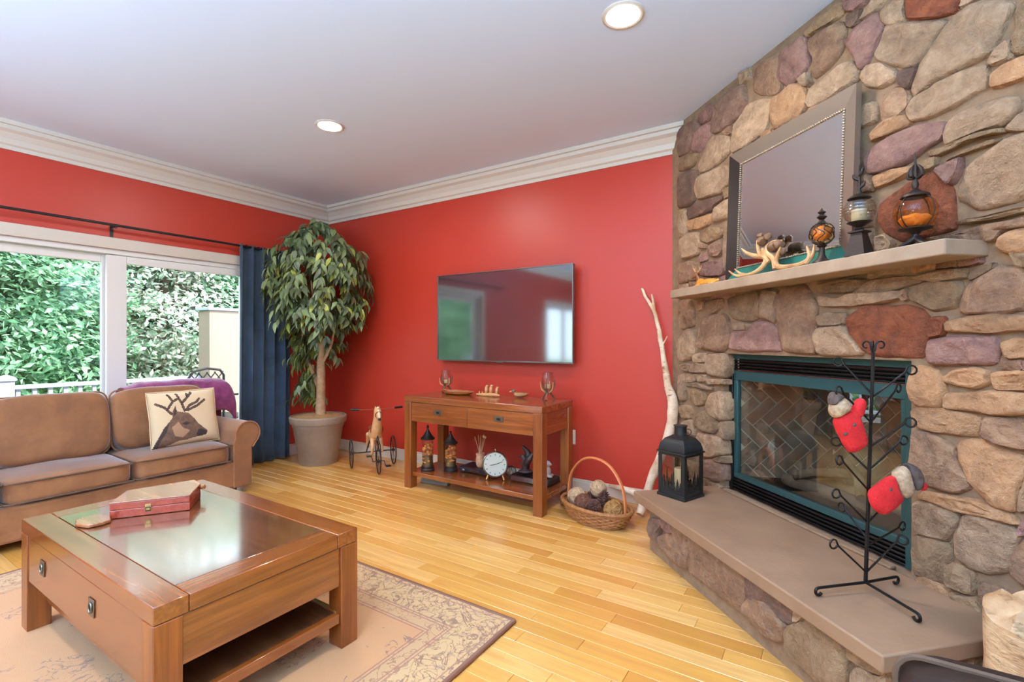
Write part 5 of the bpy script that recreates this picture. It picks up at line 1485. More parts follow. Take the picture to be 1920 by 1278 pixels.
for k, z in enumerate(zs):
    for j in range(n):
        a = 2 * PI * j / n
        r = 0.128 * (1 + 0.05 * math.sin(3 * a + z * 5) + 0.03 * math.sin(7 * a + z * 11))
        zz = z if k < 5 else 0.445 + 0.035 * math.cos(a - 2.6) + 0.012 * math.sin(5 * a)
        vs.append((r * math.cos(a), r * math.sin(a), zz))
fs = [(k * n + j, k * n + (j + 1) % n, (k + 1) * n + (j + 1) % n, (k + 1) * n + j) for k in range(5) for j in range(n)] + [tuple(reversed(range(n)))]
MB().add(vs, fs).build('bark', 'birch_tan', lg)
t_ = [v_ for v_ in vs[-n:]]
m2 = [(x * 0.62 - 0.012, y * 0.62 + 0.01, z + 0.022 + 0.010 * math.sin(j * 1.7)) for j, (x, y, z) in enumerate(t_)]
MB().add(t_ + m2 + [(-0.02, 0.015, 0.492)], [(j, (j + 1) % n, (j + 1) % n + n, j + n) for j in range(n)] + [(j + n, (j + 1) % n + n, 2 * n) for j in range(n)]).build('torn_top', 'birch_tan', lg)

# ================================================================ dark leather chair
lc = thing('leather_chair', 'dark brown leather chair with tan edge piping beside the hearth', 'chair', (0.40, 0.98, 0))
lb = MB().cushion((0.0, 0.245, 0.42), (0.285, 0.05, 0.185), 8.0, 10).build('backrest', 'leather_dark', lc)
pp = [(x, 0.245, z) for x, z, _ in loop(-0.286, 0.286, 0.235, 0.606, 0, 0.04)]
MB().tube(pp, 0.006, 6, closed=True).build('piping', 'piping_tan', lb)
MB().cushion((0.0, -0.03, 0.36), (0.285, 0.26, 0.06), 8.0, 10).build('seat', 'leather_dark', lc)
for sx in (-1, 1):
    for yy in (-0.24, 0.25):
        MB().bx(sx * 0.255 - 0.02, sx * 0.255 + 0.02, yy - 0.02, yy + 0.02, 0, 0.31).build('leg', 'oak_dark', lc, bevel=0.003)
# ================================================================ candle lantern on the hearth
ln = thing('candle_lantern', 'black metal candle lantern with pine tree cut-outs on the hearth slab', 'lantern', (-0.712, 2.893, HZ), -0.38)
h = 0.088
MB().bx(-h - 0.006, h + 0.006, -h - 0.006, h + 0.006, 0.0, 0.016).bx(-h, h, -h, h, 0.016, 0.024).build('base', 'lantern_metal', ln, bevel=0.002)
for sx in (-1, 1):
    for sy in (-1, 1):
        MB().bx(sx * (h - 0.006) - 0.006, sx * (h - 0.006) + 0.006, sy * (h - 0.006) - 0.006, sy * (h - 0.006) + 0.006, 0.024, 0.252).build('corner_post', 'lantern_metal', ln, bevel=0.001)
MB().bx(-h - 0.008, h + 0.008, -h - 0.008, h + 0.008, 0.252, 0.260).build('eave', 'lantern_metal', ln, bevel=0.002)
rp_ = [(h * 1.414, 0.260), (h * 1.40, 0.275), (h * 1.28, 0.305), (h * 1.0, 0.330), (h * 0.6, 0.345), (0.045, 0.350), (0, 0.350)]
MB().lathe(rp_, 4, rot=PI / 4).build('roof', 'lantern_metal', ln, bevel=0.002)
MB().lathe([(0.034, 0.348), (0.034, 0.398), (0.039, 0.400), (0.039, 0.404), (0.0, 0.404)], 20).build('chimney', 'lantern_metal', ln)
MB().tube([(0.048 + 0.022 * math.cos(a), 0.006 * math.sin(a), 0.372 + 0.016 * math.sin(a)) for a in [2 * PI * k / 18 for k in range(18)]], 0.0025, 6, closed=True).build('hanging_ring', 'lantern_metal', ln)
rl = random.Random(4)
for k in range(4):
    R4 = Matrix.Rotation(k * PI / 2, 4, 'Z')
    MB().bx(-h + 0.012, h - 0.012, -h + 0.006, -h + 0.008, 0.024, 0.252).xf(R4).build('glass_pane', 'clear_glass', ln)
    fr = MB()
    w0 = h - 0.012
    fr.bx(-w0, -w0 + 0.012, -h + 0.001, -h + 0.005, 0.024, 0.252).bx(w0 - 0.012, w0, -h + 0.001, -h + 0.005, 0.024, 0.252).bx(-w0, w0, -h + 0.001, -h + 0.005, 0.238, 0.252).bx(-w0, w0, -h + 0.001, -h + 0.005, 0.024, 0.04)
    fr.xf(R4).build('door_frame', 'lantern_metal', ln)
    sil = MB()
    for x, hh in ((-0.055, 0.075), (-0.03, 0.06), (0.012, 0.105), (0.04, 0.07), (0.06, 0.055), (-0.008, 0.045)):
        for lv in range(3):
            zb = 0.038 + hh * (0.15 + 0.27 * lv); ww = 0.016 * (1 - 0.25 * lv)
            sil.add([(x - ww, -h + 0.003, zb), (x + ww, -h + 0.003, zb), (x, -h + 0.003, zb + hh * 0.42), (x - ww, -h + 0.0045, zb), (x + ww, -h + 0.0045, zb), (x, -h + 0.0045, zb + hh * 0.42)], [(0, 1, 2), (5, 4, 3), (0, 3, 4, 1), (1, 4, 5, 2), (2, 5, 3, 0)])
        sil.bx(x - 0.002, x + 0.002, -h + 0.003, -h + 0.0045, 0.036, 0.038 + hh * 0.2)
    sil.bx(-w0, w0, -h + 0.003, -h + 0.0045, 0.036, 0.050)
    sil.xf(R4).build('tree_cutout', 'silhouette', ln, smooth=False)
MB().lathe([(0, 0.026), (0.034, 0.026), (0.035, 0.15), (0.030, 0.158), (0.01, 0.152), (0, 0.151)], 24).build('candle', 'candle', ln)

# ================================================================ wrought iron stocking stand
st0 = P(1623, 1108, z=HZ)
sd = thing('ornament_stand', 'black wrought iron tree stand with curled hooks standing on the hearth slab', 'stand', tuple(st0))
def L_(v_): return v_ - st0
T0 = 1.735
def sp_(tile, x, y, dt=0.0):
    ox, oy, sc = (1500, 610, 4.735) if tile == 'P' else (1500, 860, 3.873)
    return L_(P(ox + x / sc, oy + y / sc, t=T0 + dt))
ptop = sp_('P', 650, 240)
pbot = Vector((0, 0, 0.03))
MB().tube([pbot, ptop], [0.0065, 0.0055], 8).build('post', 'black_iron', sd)
def on_post(pt):
    k = (pt.z - pbot.z) / (ptop.z - pbot.z); return pbot + (ptop - pbot) * k
def hook(tile, j, tip, dt, side):
    a = on_post(sp_(tile, *j)); b = sp_(tile, *tip, dt)
    d = (b - a); hd = Vector((d.x, d.y, 0)).normalized()
    r = 0.016
    pts = [a, a + d * 0.5, a + d * 0.86]
    c0 = a + d * 0.93 + hd * 0.004
    for k in range(9):
        an = 2.2 - k * 0.62
        pts.append(c0 + hd * (r * math.cos(an) + 0.006) + Vector((0, 0, r * math.sin(an))))
    MB().tube(pts, 0.0034, 6).build('hook_arm', 'black_iron', sd)
for tile, j, tip, dt, side in [('P', (620, 610), (350, 300), 0.07, -1), ('P', (650, 640), (985, 375), -0.03, 1), ('P', (620, 860), (345, 560), -0.05, -1), ('P', (640, 860), (880, 535), 0.09, 1), ('P', (630, 1075), (970, 840), -0.08, 1), ('P', (600, 1290), (330, 1015), 0.05, -1), ('P', (640, 1278), (920, 1000), 0.02, 1),
                               ('Q', (475, 230), (285, -10), -0.06, -1), ('Q', (490, 460), (265, 235), -0.02, -1), ('Q', (490, 465), (770, 170), -0.05, 1), ('Q', (500, 630), (750, 480), 0.09, 1), ('Q', (460, 580), (310, 340), 0.10, -1), ('Q', (480, 820), (245, 600), -0.03, -1), ('Q', (485, 825), (735, 565), -0.07, 1)]:
    hook(tile, j, tip, dt, side)
for a in (0.4, 2.5, 4.6):
    e = Vector((math.cos(a), math.sin(a), 0)); z0 = ptop
    pts = [z0 - Vector((0, 0, 0.01)), z0 + e * 0.006 + Vector((0, 0, 0.012))]
    for k in range(10):
        an = PI - k * 0.55; r = 0.016 - k * 0.0007
        pts.append(z0 + e * (0.024 + r * math.cos(an)) + Vector((0, 0, 0.026 + r * math.sin(an))))
    MB().tube(pts, 0.0032, 6).build('finial_scroll', 'black_iron', sd)
for tgt in (L_(P(1532, 1118, z=HZ)), L_(P(1722, 1168, z=HZ)), Vector((0.10, 0.12, 0))):
    d = Vector((tgt.x, tgt.y, 0)); e = d.normalized(); n_ = d.length
    pts = [Vector((0, 0, 0.032)), e * n_ * 0.5 + Vector((0, 0, 0.031)), e * (n_ - 0.01) + Vector((0, 0, 0.030))]
    for k in range(8):
        an = PI / 2 - k * 0.62
        pts.append(e * (n_ - 0.006 + 0.0125 * math.cos(an)) + Vector((0, 0, 0.0175 + 0.0125 * math.sin(an))))
    MB().tube(pts, 0.005, 8).build('foot', 'black_iron', sd)

def puffy(outline, thick, mb=None, off=(0, 0)):
    """closed pillow-shaped solid from a star-shaped outline in the local XZ plane"""
    mb = mb or MB(); pts = [Vector((x, 0, z)) for x, z in outline]
    q = []
    for i in range(len(pts)):
        a, b = pts[i], pts[(i + 1) % len(pts)]
        q += [a * 0.75 + b * 0.25, a * 0.25 + b * 0.75]
    c = sum(q, Vector()) / len(q); n = len(q); vs = []
    lv = [(1.0, 0.0), (0.97, 0.38), (0.86, 0.7), (0.62, 0.92), (0.3, 1.0)]
    for sgn in (1, -1):
        for sc, hh in lv:
            for p in q:
                w = c + (p - c) * sc; vs.append((w.x, -sgn * hh * thick / 2, w.z))
        vs.append((c.x, -sgn * thick / 2, c.z))
    fs = []; K = n * len(lv) + 1
    for s_ in (0, 1):
        for i in range(len(lv) - 1):
            for j in range(n):
                f = (s_ * K + i * n + j, s_ * K + i * n + (j + 1) % n, s_ * K + (i + 1) * n + (j + 1) % n, s_ * K + (i + 1) * n + j)
                fs.append(f if s_ == 0 else tuple(reversed(f)))
        for j in range(n):
            f = (s_ * K + (len(lv) - 1) * n + j, s_ * K + (len(lv) - 1) * n + (j + 1) % n, s_ * K + K - 1)
            fs.append(f if s_ == 0 else tuple(reversed(f)))
    return mb.add(vs, fs)
def mitten(tile, org, parts, dt, label, cat):
    """parts are outlines in picture pixels around org; they become metres at the stand's distance"""
    ox, oy, sc = (1500, 610, 4.735) if tile == 'P' else (1500, 860, 3.873)
    o3 = P(ox + org[0] / sc, oy + org[1] / sc, t=T0 + dt)
    t = thing('knit_mitten', label, cat, tuple(o3), 0.62, 'knitted mittens on the stand')
    k = (T0 + dt) / F / sc / 1.12
    for nm, mat, th, ol in parts:
        puffy([((x - org[0]) * k * 0.98, -(y - org[1]) * k * 1.1) for x, y in ol], th).build(nm, mat, t, remesh=0.0)
    return t
mitten('P', (430, 880), [
    ('palm', 'knit_red', 0.052, [(270, 830), (360, 775), (450, 745), (520, 760), (560, 860), (600, 970), (620, 1060), (540, 1110), (450, 1140), (400, 1090), (350, 1000), (300, 920)]),
    ('thumb', 'knit_red', 0.036, [(455, 770), (500, 690), (530, 645), (580, 640), (605, 680), (590, 750), (550, 830), (490, 820)]),
    ('cuff', 'knit_cream', 0.058, [(240, 720), (290, 660), (360, 625), (410, 660), (440, 730), (380, 775), (290, 820), (255, 800)]),
    ('cuff_trim', 'knit_grey', 0.050, [(235, 640), (270, 580), (320, 590), (370, 625), (300, 665), (245, 715)]),
    ('motif', 'knit_grey', 0.0535, [(385, 870), (440, 835), (480, 850), (470, 900), (420, 910)]),
    ('motif', 'knit_grey', 0.0535, [(330, 945), (365, 925), (385, 960), (345, 980)]),
], -0.035, 'red knitted mitten with cream cuff hanging thumb up from an upper stand hook', 'mitten')
mitten('Q', (640, 240), [
    ('palm', 'knit_red', 0.050, [(470, 240), (540, 190), (670, 110), (700, 150), (715, 220), (770, 290), (700, 350), (610, 408), (545, 395), (490, 330)]),
    ('cuff', 'knit_cream', 0.056, [(690, 110), (730, 60), (790, 45), (815, 130), (850, 240), (790, 290), (740, 265), (705, 190)]),
    ('cuff_trim', 'knit_grey', 0.060, [(785, 35), (840, 30), (895, 75), (915, 150), (905, 215), (860, 235), (825, 160)]),
    ('motif', 'knit_grey', 0.0515, [(590, 200), (620, 180), (645, 210), (615, 240)]),
    ('thumb', 'knit_red', 0.040, [(890, 175), (925, 155), (955, 180), (950, 220), (910, 235)]),
], -0.055, 'red knitted mitten with brown and cream cuff hanging sideways from the lower stand hook', 'mitten')

# ================================================================ leaning mirror
mir = thing('wall_mirror', 'square mirror in a wide dark bronze frame leaning on the mantel', 'mirror')
S0, S1, Z0, Z1 = 0.720, 1.525, 1.552, 2.277
def mp3(s, h_, off=0.0):      # s along the wall, h up the tilted face
    tilt = math.radians(2.2)
    base = FW(s, Z0, 0.082)
    up = Vector((0, 0, 1)) * math.cos(tilt) - FN * math.sin(tilt)
    nn = FN * math.cos(tilt) + Vector((0, 0, 1)) * math.sin(tilt)
    return base + up * h_ + nn * off
H_ = (Z1 - Z0); fw_ = 0.072
def rail_part(name, mat, o1, o2, i1, i2, lift=0.028, low=0.006):
    """mitred, sloping frame rail: outer edge o1-o2, inner edge i1-i2"""
    vs = [mp3(*o1, 0), mp3(*o2, 0), mp3(*i2, 0), mp3(*i1, 0), mp3(*o1, lift), mp3(*o2, lift), mp3(*i2, low), mp3(*i1, low)]
    c = sum(vs, Vector()) / 8
    fs = []
    for f in [(0, 1, 2, 3), (4, 5, 6, 7), (0, 1, 5, 4), (1, 2, 6, 5), (2, 3, 7, 6), (3, 0, 4, 7)]:
        p = [vs[i] for i in f]; nn = (p[1] - p[0]).cross(p[2] - p[1])
        fs.append(f if nn.dot(sum(p, Vector()) / 4 - c) > 0 else tuple(reversed(f)))
    return MB().add(vs, fs).build(name, mat, mir, smooth=False)
O = [(S0, 0), (S1, 0), (S1, H_), (S0, H_)]; In = [(S0 + fw_, fw_), (S1 - fw_, fw_), (S1 - fw_, H_ - fw_), (S0 + fw_, H_ - fw_)]
rail_part('frame_rail', 'teal_reflection', O[0], O[1], In[0], In[1])['label'] = 'lower frame rail with a painted teal reflection'
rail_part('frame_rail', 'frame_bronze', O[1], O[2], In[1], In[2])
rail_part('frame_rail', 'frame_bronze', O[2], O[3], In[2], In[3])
rail_part('frame_rail', 'frame_dark', O[3], O[0], In[3], In[0])  # same shiny frame, this rail's darker reflection put into its colour
g = 0.002
q = [mp3(In[0][0] - 0.004, In[0][1] - 0.004, 0.004), mp3(In[1][0] + 0.004, In[1][1] - 0.004, 0.004), mp3(In[2][0] + 0.004, In[2][1] + 0.004, 0.004), mp3(In[3][0] - 0.004, In[3][1] + 0.004, 0.004)]
nn = (q[1] - q[0]).cross(q[2] - q[1]).normalized()
MB().add(q + [p - nn * 0.003 for p in q], [(0, 1, 2, 3), (7, 6, 5, 4), (0, 4, 5, 1), (1, 5, 6, 2), (2, 6, 7, 3), (3, 7, 4, 0)]).build('mirror_glass', 'mirror_silver', mir, smooth=False)
bdm = MB()
for a, b in ((In[0], In[1]), (In[1], In[2]), (In[2], In[3]), (In[3], In[0])):
    n_ = int(math.hypot(b[0] - a[0], b[1] - a[1]) / 0.0115)
    for k in range(n_):
        bdm.sph(mp3(a[0] + (b[0] - a[0]) * k / n_, a[1] + (b[1] - a[1]) * k / n_, 0.009), 0.0052, 7, 5)
o = bdm.build('beading', 'bead_silver', mir); o['kind'] = 'stuff'

# ================================================================ on the mantel
MZ = 1.55
def msh(px, py, off):           # a point over the mantel
    return P(px, py, sxy=2.66 - off * math.sqrt(2))
# amber deer
dpos = msh(1318, 531, 0.10); dpos.z = MZ
de = thing('deer_figurine', 'small amber resin deer lying at the far end of the mantel', 'figurine', tuple(dpos), -PI / 4)
MB().sph((0.055, 0, 0.024), (0.095, 0.03, 0.024)).sph((-0.02, 0, 0.03), (0.035, 0.026, 0.03)).tube([(0.0, -0.02, 0.008), (-0.06, -0.03, 0.008)], 0.009, 8).tube([(0.09, -0.025, 0.010), (0.14, -0.03, 0.008)], 0.010, 8).sph((0.15, 0, 0.028), (0.012, 0.01, 0.012)).build('body', 'amber_resin', de, remesh=0.006)
hd_ = MB().tube([(-0.03, 0, 0.035), (-0.05, -0.005, 0.075)], [0.02, 0.014], 10).sph((-0.055, -0.010, 0.085), (0.018, 0.018, 0.018)).tube([(-0.06, -0.016, 0.082), (-0.072, -0.034, 0.062)], [0.013, 0.008], 8).build('head', 'deer_head', de, remesh=0.005)
for sx in (-1, 1):
    MB().tube(smooth_path([(-0.055 + sx * 0.008, -0.006, 0.098), (-0.055 + sx * 0.03, -0.002, 0.115), (-0.055 + sx * 0.045, -0.004, 0.135)], 4), lerps([0.005, 0.004, 0.0015], 9), 6).tube([(-0.055 + sx * 0.028, -0.002, 0.114), (-0.055 + sx * 0.02, -0.006, 0.137)], [0.0035, 0.001], 6).build('antler', 'antler_bone', hd_)
    MB().sph((-0.055 + sx * 0.024, -0.006, 0.093), (0.012, 0.005, 0.006), 8, 6).build('ear', 'deer_head', hd_)
# antler centrepiece
def ap(x, y, off): return msh(1250 + x / 5.486, 380 + y / 5.486, 0.140 + (off - 0.10) * 0.6)
apos = msh(1450, 510, 0.11); apos.z = MZ
an = thing('antler_centrepiece', 'tangled pale deer antlers with brown burrs in front of the mirror', 'ornament', tuple(apos))
def am(pts, rad, nm='antler', mat='antler_bone'):
    q = [Vector((p.x - apos.x, p.y - apos.y, max(p.z - MZ, rad[min(i, len(rad) - 1)]))) for i, p in enumerate([ap(*p) for p in pts])]
    s_ = smooth_path(q, 5)
    MB().tube(s_, lerps(rad, len(s_)), 8).build(nm, mat, an)
am([(640, 700, .17), (720, 750, .17), (850, 742, .16), (960, 680, .14), (1020, 600, .12), (1000, 520, .11), (985, 470, .11)], [0.003, 0.007, 0.009, 0.011, 0.013, 0.012, 0.008])
am([(770, 470, .12), (830, 520, .12), (930, 550, .12), (1010, 560, .12), (1050, 610, .12)], [0.003, 0.009, 0.012, 0.013, 0.010])
am([(928, 385, .10), (940, 470, .11), (965, 545, .12)], [0.003, 0.009, 0.011])
am([(700, 680, .14), (760, 728, .14), (850, 742, .15)], [0.003, 0.007, 0.008])
am([(1190, 388, .10), (1100, 398, .10), (1030, 455, .11), (1040, 520, .12), (1100, 580, .13), (1115, 680, .14)], [0.003, 0.007, 0.009, 0.011, 0.014, 0.012])
am([(1172, 455, .13), (1140, 540, .13), (1125, 620, .13), (1160, 660, .14), (1280, 665, .15), (1400, 625, .14), (1470, 560, .13), (1440, 445, .12)], [0.003, 0.009, 0.012, 0.013, 0.011, 0.012, 0.011, 0.003])
am([(1520, 425, .10), (1500, 540, .12), (1430, 625, .14)], [0.003, 0.009, 0.010])
am([(1000, 480, .10), (1080, 540, .11), (1120, 610, .12)], [0.005, 0.010, 0.011])
for x, y, r in ((965, 345, 0.018), (1040, 350, 0.018), (985, 395, 0.026), (1100, 450, 0.030), (1150, 430, 0.026), (1185, 500, 0.020)):
    p = ap(x, y, 0.10) - apos; p.z += 0
    MB().sph((p.x, p.y, p.z), (r, r, r * 0.9), 14, 9).jit(0.006, 60).build('burr', 'antler_brown', an)
# orbs
def mantel_base(px, py, off):
    p = msh(px, py, off); p.z = MZ; return p
def tprof(t, name, prof, mat, n=24, c=(0, 0, 0), rot=0.0, smooth=True, sx=1.0): return MB().lathe(prof, n, c, rot=rot).build(name, mat, t, smooth=smooth)
p = mantel_base(1541, 490, 0.160)
o1 = thing('orb_candlestick', 'small amber mosaic glass orb on a bronze pedestal beside the antlers', 'candle holder', tuple(p), 0.2)
tprof(o1, 'base', [(0, 0), (0.038, 0), (0.036, 0.006), (0.020, 0.018), (0.012, 0.035), (0.010, 0.065), (0.020, 0.074), (0.012, 0.082), (0, 0.082)], 'iron_brown')
R_ = 0.047; zc = 0.082 + R_ * 0.92
MB().sph((0, 0, zc), R_, 20, 14).build('glass_orb', 'amber_glass', o1)
MB().sph((0, 0, zc), R_ * 0.7, 16, 10).jit(0.01, 50).build('painted_glow', 'pumpkin_orange', o1)  # opaque orange core imitates light glowing inside the orb
cg = MB()
rl = random.Random(9)
for k in range(10):
    a0 = 2 * PI * k / 10
    cg.tube([((R_ + 0.001) * math.sin(th) * math.cos(a0 + 0.35 * math.sin(th * 5 + k)), (R_ + 0.001) * math.sin(th) * math.sin(a0 + 0.35 * math.sin(th * 5 + k)), zc - (R_ + 0.001) * math.cos(th)) for th in [0.25 + 2.65 * j / 14 for j in range(15)]], 0.0022, 5)
cg.build('filigree', 'iron_brown', o1)
z = zc + R_ * 0.95
tprof(o1, 'finial', [(0, z - 0.006), (0.022, z - 0.002), (0.012, z + 0.008), (0.008, z + 0.014), (0.020, z + 0.026), (0.008, z + 0.038), (0.016, z + 0.046), (0.005, z + 0.058), (0, z + 0.066)], 'iron_brown', 14)
p = mantel_base(1611, 477, 0.160)
o2 = thing('orb_candlestick', 'ribbed clear glass orb on a tapered square bronze base at the mirror edge', 'candle holder', tuple(p), -PI / 4 + 0.25)
MB().lathe([(0.053, 0), (0.051, 0.008), (0.028, 0.088), (0.040, 0.092), (0.040, 0.097), (0, 0.097)], 4, rot=PI / 4).build('base', 'iron_brown', o2, smooth=False)
tprof(o2, 'stem', [(0, 0.097), (0.012, 0.097), (0.016, 0.106), (0.010, 0.112), (0.030, 0.125), (0.042, 0.132), (0, 0.134)], 'iron_brown')
R_ = 0.055; zc = 0.132 + 0.046
pr_ = []
for k in range(25):
    th = PI * (0.10 + 0.80 * k / 24); pr_.append((R_ * math.sin(th) * (1 + 0.02 * (-1) ** k), zc - 0.052 * math.cos(th)))
MB().lathe(pr_, 28).build('glass_orb', 'smoke_glass', o2)
MB().lathe([(0, 0.135), (0.026, 0.136), (0.026, 0.18), (0, 0.18)], 18).build('candle', 'linen', o2)
z = zc + 0.046
tprof(o2, 'cap', [(0, z), (0.040, z), (0.030, z + 0.010), (0.010, z + 0.020), (0.008, z + 0.030), (0, z + 0.03)], 'iron_brown')
fn = MB().tube([(0, 0, z + 0.028), (0, 0, z + 0.13)], [0.006, 0.002], 8)
for k in range(5):
    a = k * 1.9; zz = z + 0.04 + k * 0.016; e = Vector((math.cos(a), math.sin(a), 0))
    fn.tube(smooth_path([Vector((0, 0, zz)), e * 0.016 + Vector((0, 0, zz + 0.010)), e * 0.020 + Vector((0, 0, zz + 0.024))], 3), lerps([0.005, 0.006, 0.002], 7), 6)
fn.build('finial', 'iron_brown', o2)
p = mantel_base(1716, 457, 0.125)
o3 = thing('orb_candlestick', 'large amber crackle glass globe on a bronze foot at the near end of the mantel', 'candle holder', tuple(p), 0.5)
tprof(o3, 'stem', [(0, 0.022), (0.012, 0.022), (0.010, 0.045), (0.022, 0.058), (0.048, 0.064), (0.050, 0.068), (0, 0.070)], 'iron_brown')
for k in range(4):
    a = k * PI / 2; e = Vector((math.cos(a), math.sin(a), 0))
    MB().tube(smooth_path([e * 0.006 + Vector((0, 0, 0.036)), e * 0.022 + Vector((0, 0, 0.020)), e * 0.052 + Vector((0, 0, 0.005))], 4), lerps([0.009, 0.008, 0.004], 9), 8, sq=1.5).build('leaf_foot', 'iron_brown', o3)
R_ = 0.064; zc = 0.066 + R_ * 0.93
MB().sph((0, 0, zc), R_, 26, 18).build('glass_globe', 'amber_glass', o3)
MB().lathe([(0, zc - 0.058), (0.03, zc - 0.05), (0.05, zc - 0.025), (0.035, zc - 0.012), (0, zc - 0.01)], 20).jit(0.005, 60).build('amber_chips', 'pumpkin_orange', o3)
for k in range(4):
    a = k * PI / 2 + 0.3
    MB().tube([((R_ + 0.001) * math.sin(th) * math.cos(a), (R_ + 0.001) * math.sin(th) * math.sin(a), zc - (R_ + 0.001) * math.cos(th)) for th in [0.3 + 2.4 * j / 12 for j in range(13)]], 0.002, 5).build('rib', 'iron_brown', o3)
z = zc + R_ * 0.88
tprof(o3, 'cap', [(0, z + 0.006), (0.043, z - 0.004), (0.040, z + 0.004), (0.018, z + 0.016), (0.008, z + 0.026), (0.011, z + 0.040), (0.007, z + 0.055), (0, z + 0.055)], 'iron_brown')
fn = MB().tube([(0, 0, z + 0.05), (0, 0, z + 0.10), (0, 0, z + 0.155)], [0.006, 0.005, 0.0012], 8)
for k in range(4):
    a = k * PI / 2 + 0.4; e = Vector((math.cos(a), math.sin(a), 0))
    fn.tube(smooth_path([Vector((0, 0, z + 0.062)), e * 0.022 + Vector((0, 0, z + 0.070)), e * 0.020 + Vector((0, 0, z + 0.092)), e * 0.006 + Vector((0, 0, z + 0.112))], 3), lerps([0.004, 0.007, 0.006, 0.001], 10), 6)
fn.build('finial', 'iron_brown', o3)

# ================================================================ potted ficus
fx, fy = -4.30, 3.06
fc_ = thing('potted_ficus', 'tall ficus tree with dense drooping foliage in a grey tapered pot', 'plant', (fx, fy, 0))
MB().lathe([(0, 0), (0.175, 0), (0.18, 0.01), (0.235, 0.36), (0.243, 0.37), (0.248, 0.40), (0.262, 0.405), (0.268, 0.42), (0.272, 0.465), (0.265, 0.475), (0.250, 0.475), (0.245, 0.445), (0, 0.44)], 48).build('pot', 'pot_grey', fc_)
MB().lathe([(0, 0.440), (0.244, 0.446), (0.235, 0.468), (0.12, 0.486), (0, 0.492)], 36).jit(0.008, 30).build('moss', 'moss', fc_)
trunk = smooth_path([(0.035, 0.0, 0.47), (0.04, 0.0, 0.72), (0.03, 0.01, 0.95), (0.045, 0.005, 1.15), (0.03, 0.02, 1.45), (0.0, 0.01, 1.75), (0.0, 0.0, 2.05)], 5)
MB().tube(trunk, lerps([0.052, 0.042, 0.040, 0.034, 0.026, 0.016, 0.006], len(trunk)), 12).jit(0.005, 14).build('trunk', 'ficus_bark', fc_)
rf = random.Random(21)
for pts, r in [([(0.035, 0.0, 0.70), (-0.06, -0.03, 0.92), (-0.14, -0.06, 1.12), (-0.16, -0.08, 1.4)], 0.02), ([(0.035, 0.005, 0.98), (0.12, 0.05, 1.15), (0.17, 0.08, 1.4)], 0.018), ([(0.035, 0, 1.2), (-0.05, 0.08, 1.45), (-0.12, 0.14, 1.75)], 0.016), ([(0.03, 0.01, 1.3), (0.08, -0.1, 1.55), (0.14, -0.18, 1.8)], 0.016), ([(0.02, 0.01, 1.5), (0.14, 0.06, 1.75), (0.2, 0.1, 2.0)], 0.014)]:
    q = smooth_path(pts, 4); MB().tube(q, lerps([r, r * 0.8, r * 0.35], len(q)), 8).build('branch', 'ficus_bark', fc_)
# leaves
def leaf_mesh(L, w, curl):
    vs = [(0, 0, 0)]; ks = [0.16, 0.42, 0.70]; ws = [0.72, 1.0, 0.62]
    for k, ww in zip(ks, ws):
        z = -curl * k * k * L
        vs += [(L * k, -w * ww, z + w * 0.28), (L * k, 0, z), (L * k, w * ww, z + w * 0.28)]
    vs.append((L, 0, -curl * L))
    fs = [(0, 1, 2), (0, 2, 3)]
    for i in range(2):
        b = 1 + 3 * i
        fs += [(b, b + 3, b + 4, b + 1), (b + 1, b + 4, b + 5, b + 2)]
    fs += [(7, 10, 8), (8, 10, 9)]
    return vs, fs
LM = [leaf_mesh(0.105, 0.021, 0.35), leaf_mesh(0.085, 0.018, 0.5), leaf_mesh(0.12, 0.022, 0.2)]
lmes = {}
for k, (vs, fs) in enumerate(LM):
    for mt_ in ('ficus_dark', 'ficus_mid', 'ficus_lime'):
        me = bpy.data.meshes.new('leaf'); me.from_pydata(vs, [], fs); me.materials.append(M[mt_]); me.shade_smooth(); lmes[(k, mt_)] = me
def env(z):
    t = [(0.55, 0.0), (0.62, 0.10), (0.95, 0.16), (1.1, 0.20), (1.28, 0.34), (1.42, 0.47), (1.65, 0.52), (1.92, 0.53), (2.1, 0.47), (2.24, 0.36), (2.33, 0.20), (2.42, 0.03)]
    for (a, ra), (b, rb) in zip(t, t[1:]):
        if a <= z <= b: return ra + (rb - ra) * (z - a) / (b - a)
    return 0
leaves = []
sprigs = []
while len(sprigs) < 330:
    z = rf.uniform(1.30, 2.42); a = rf.uniform(0, 2 * PI)
    if rf.random() < 0.15 + env(z): sprigs.append((a, z, env(z) * rf.uniform(0.62, 1.0)))
for k in range(85):     # the lower shoots hang on the window side
    z = rf.uniform(0.62, 1.32); lo = (1.32 - z) / 0.7
    a = rf.gauss(PI * 1.12, 0.5) if rf.random() < 0.72 else rf.gauss(0.55, 0.6)
    rr = rf.uniform(0.08, 0.34) * (1.0 - 0.2 * lo)
    if abs((a % (2 * PI)) - PI * 1.12) > 1.2 and z < 1.0: continue
    sprigs.append((a, z, rr))
camd = Vector((-fx, -fy, 0)).normalized()
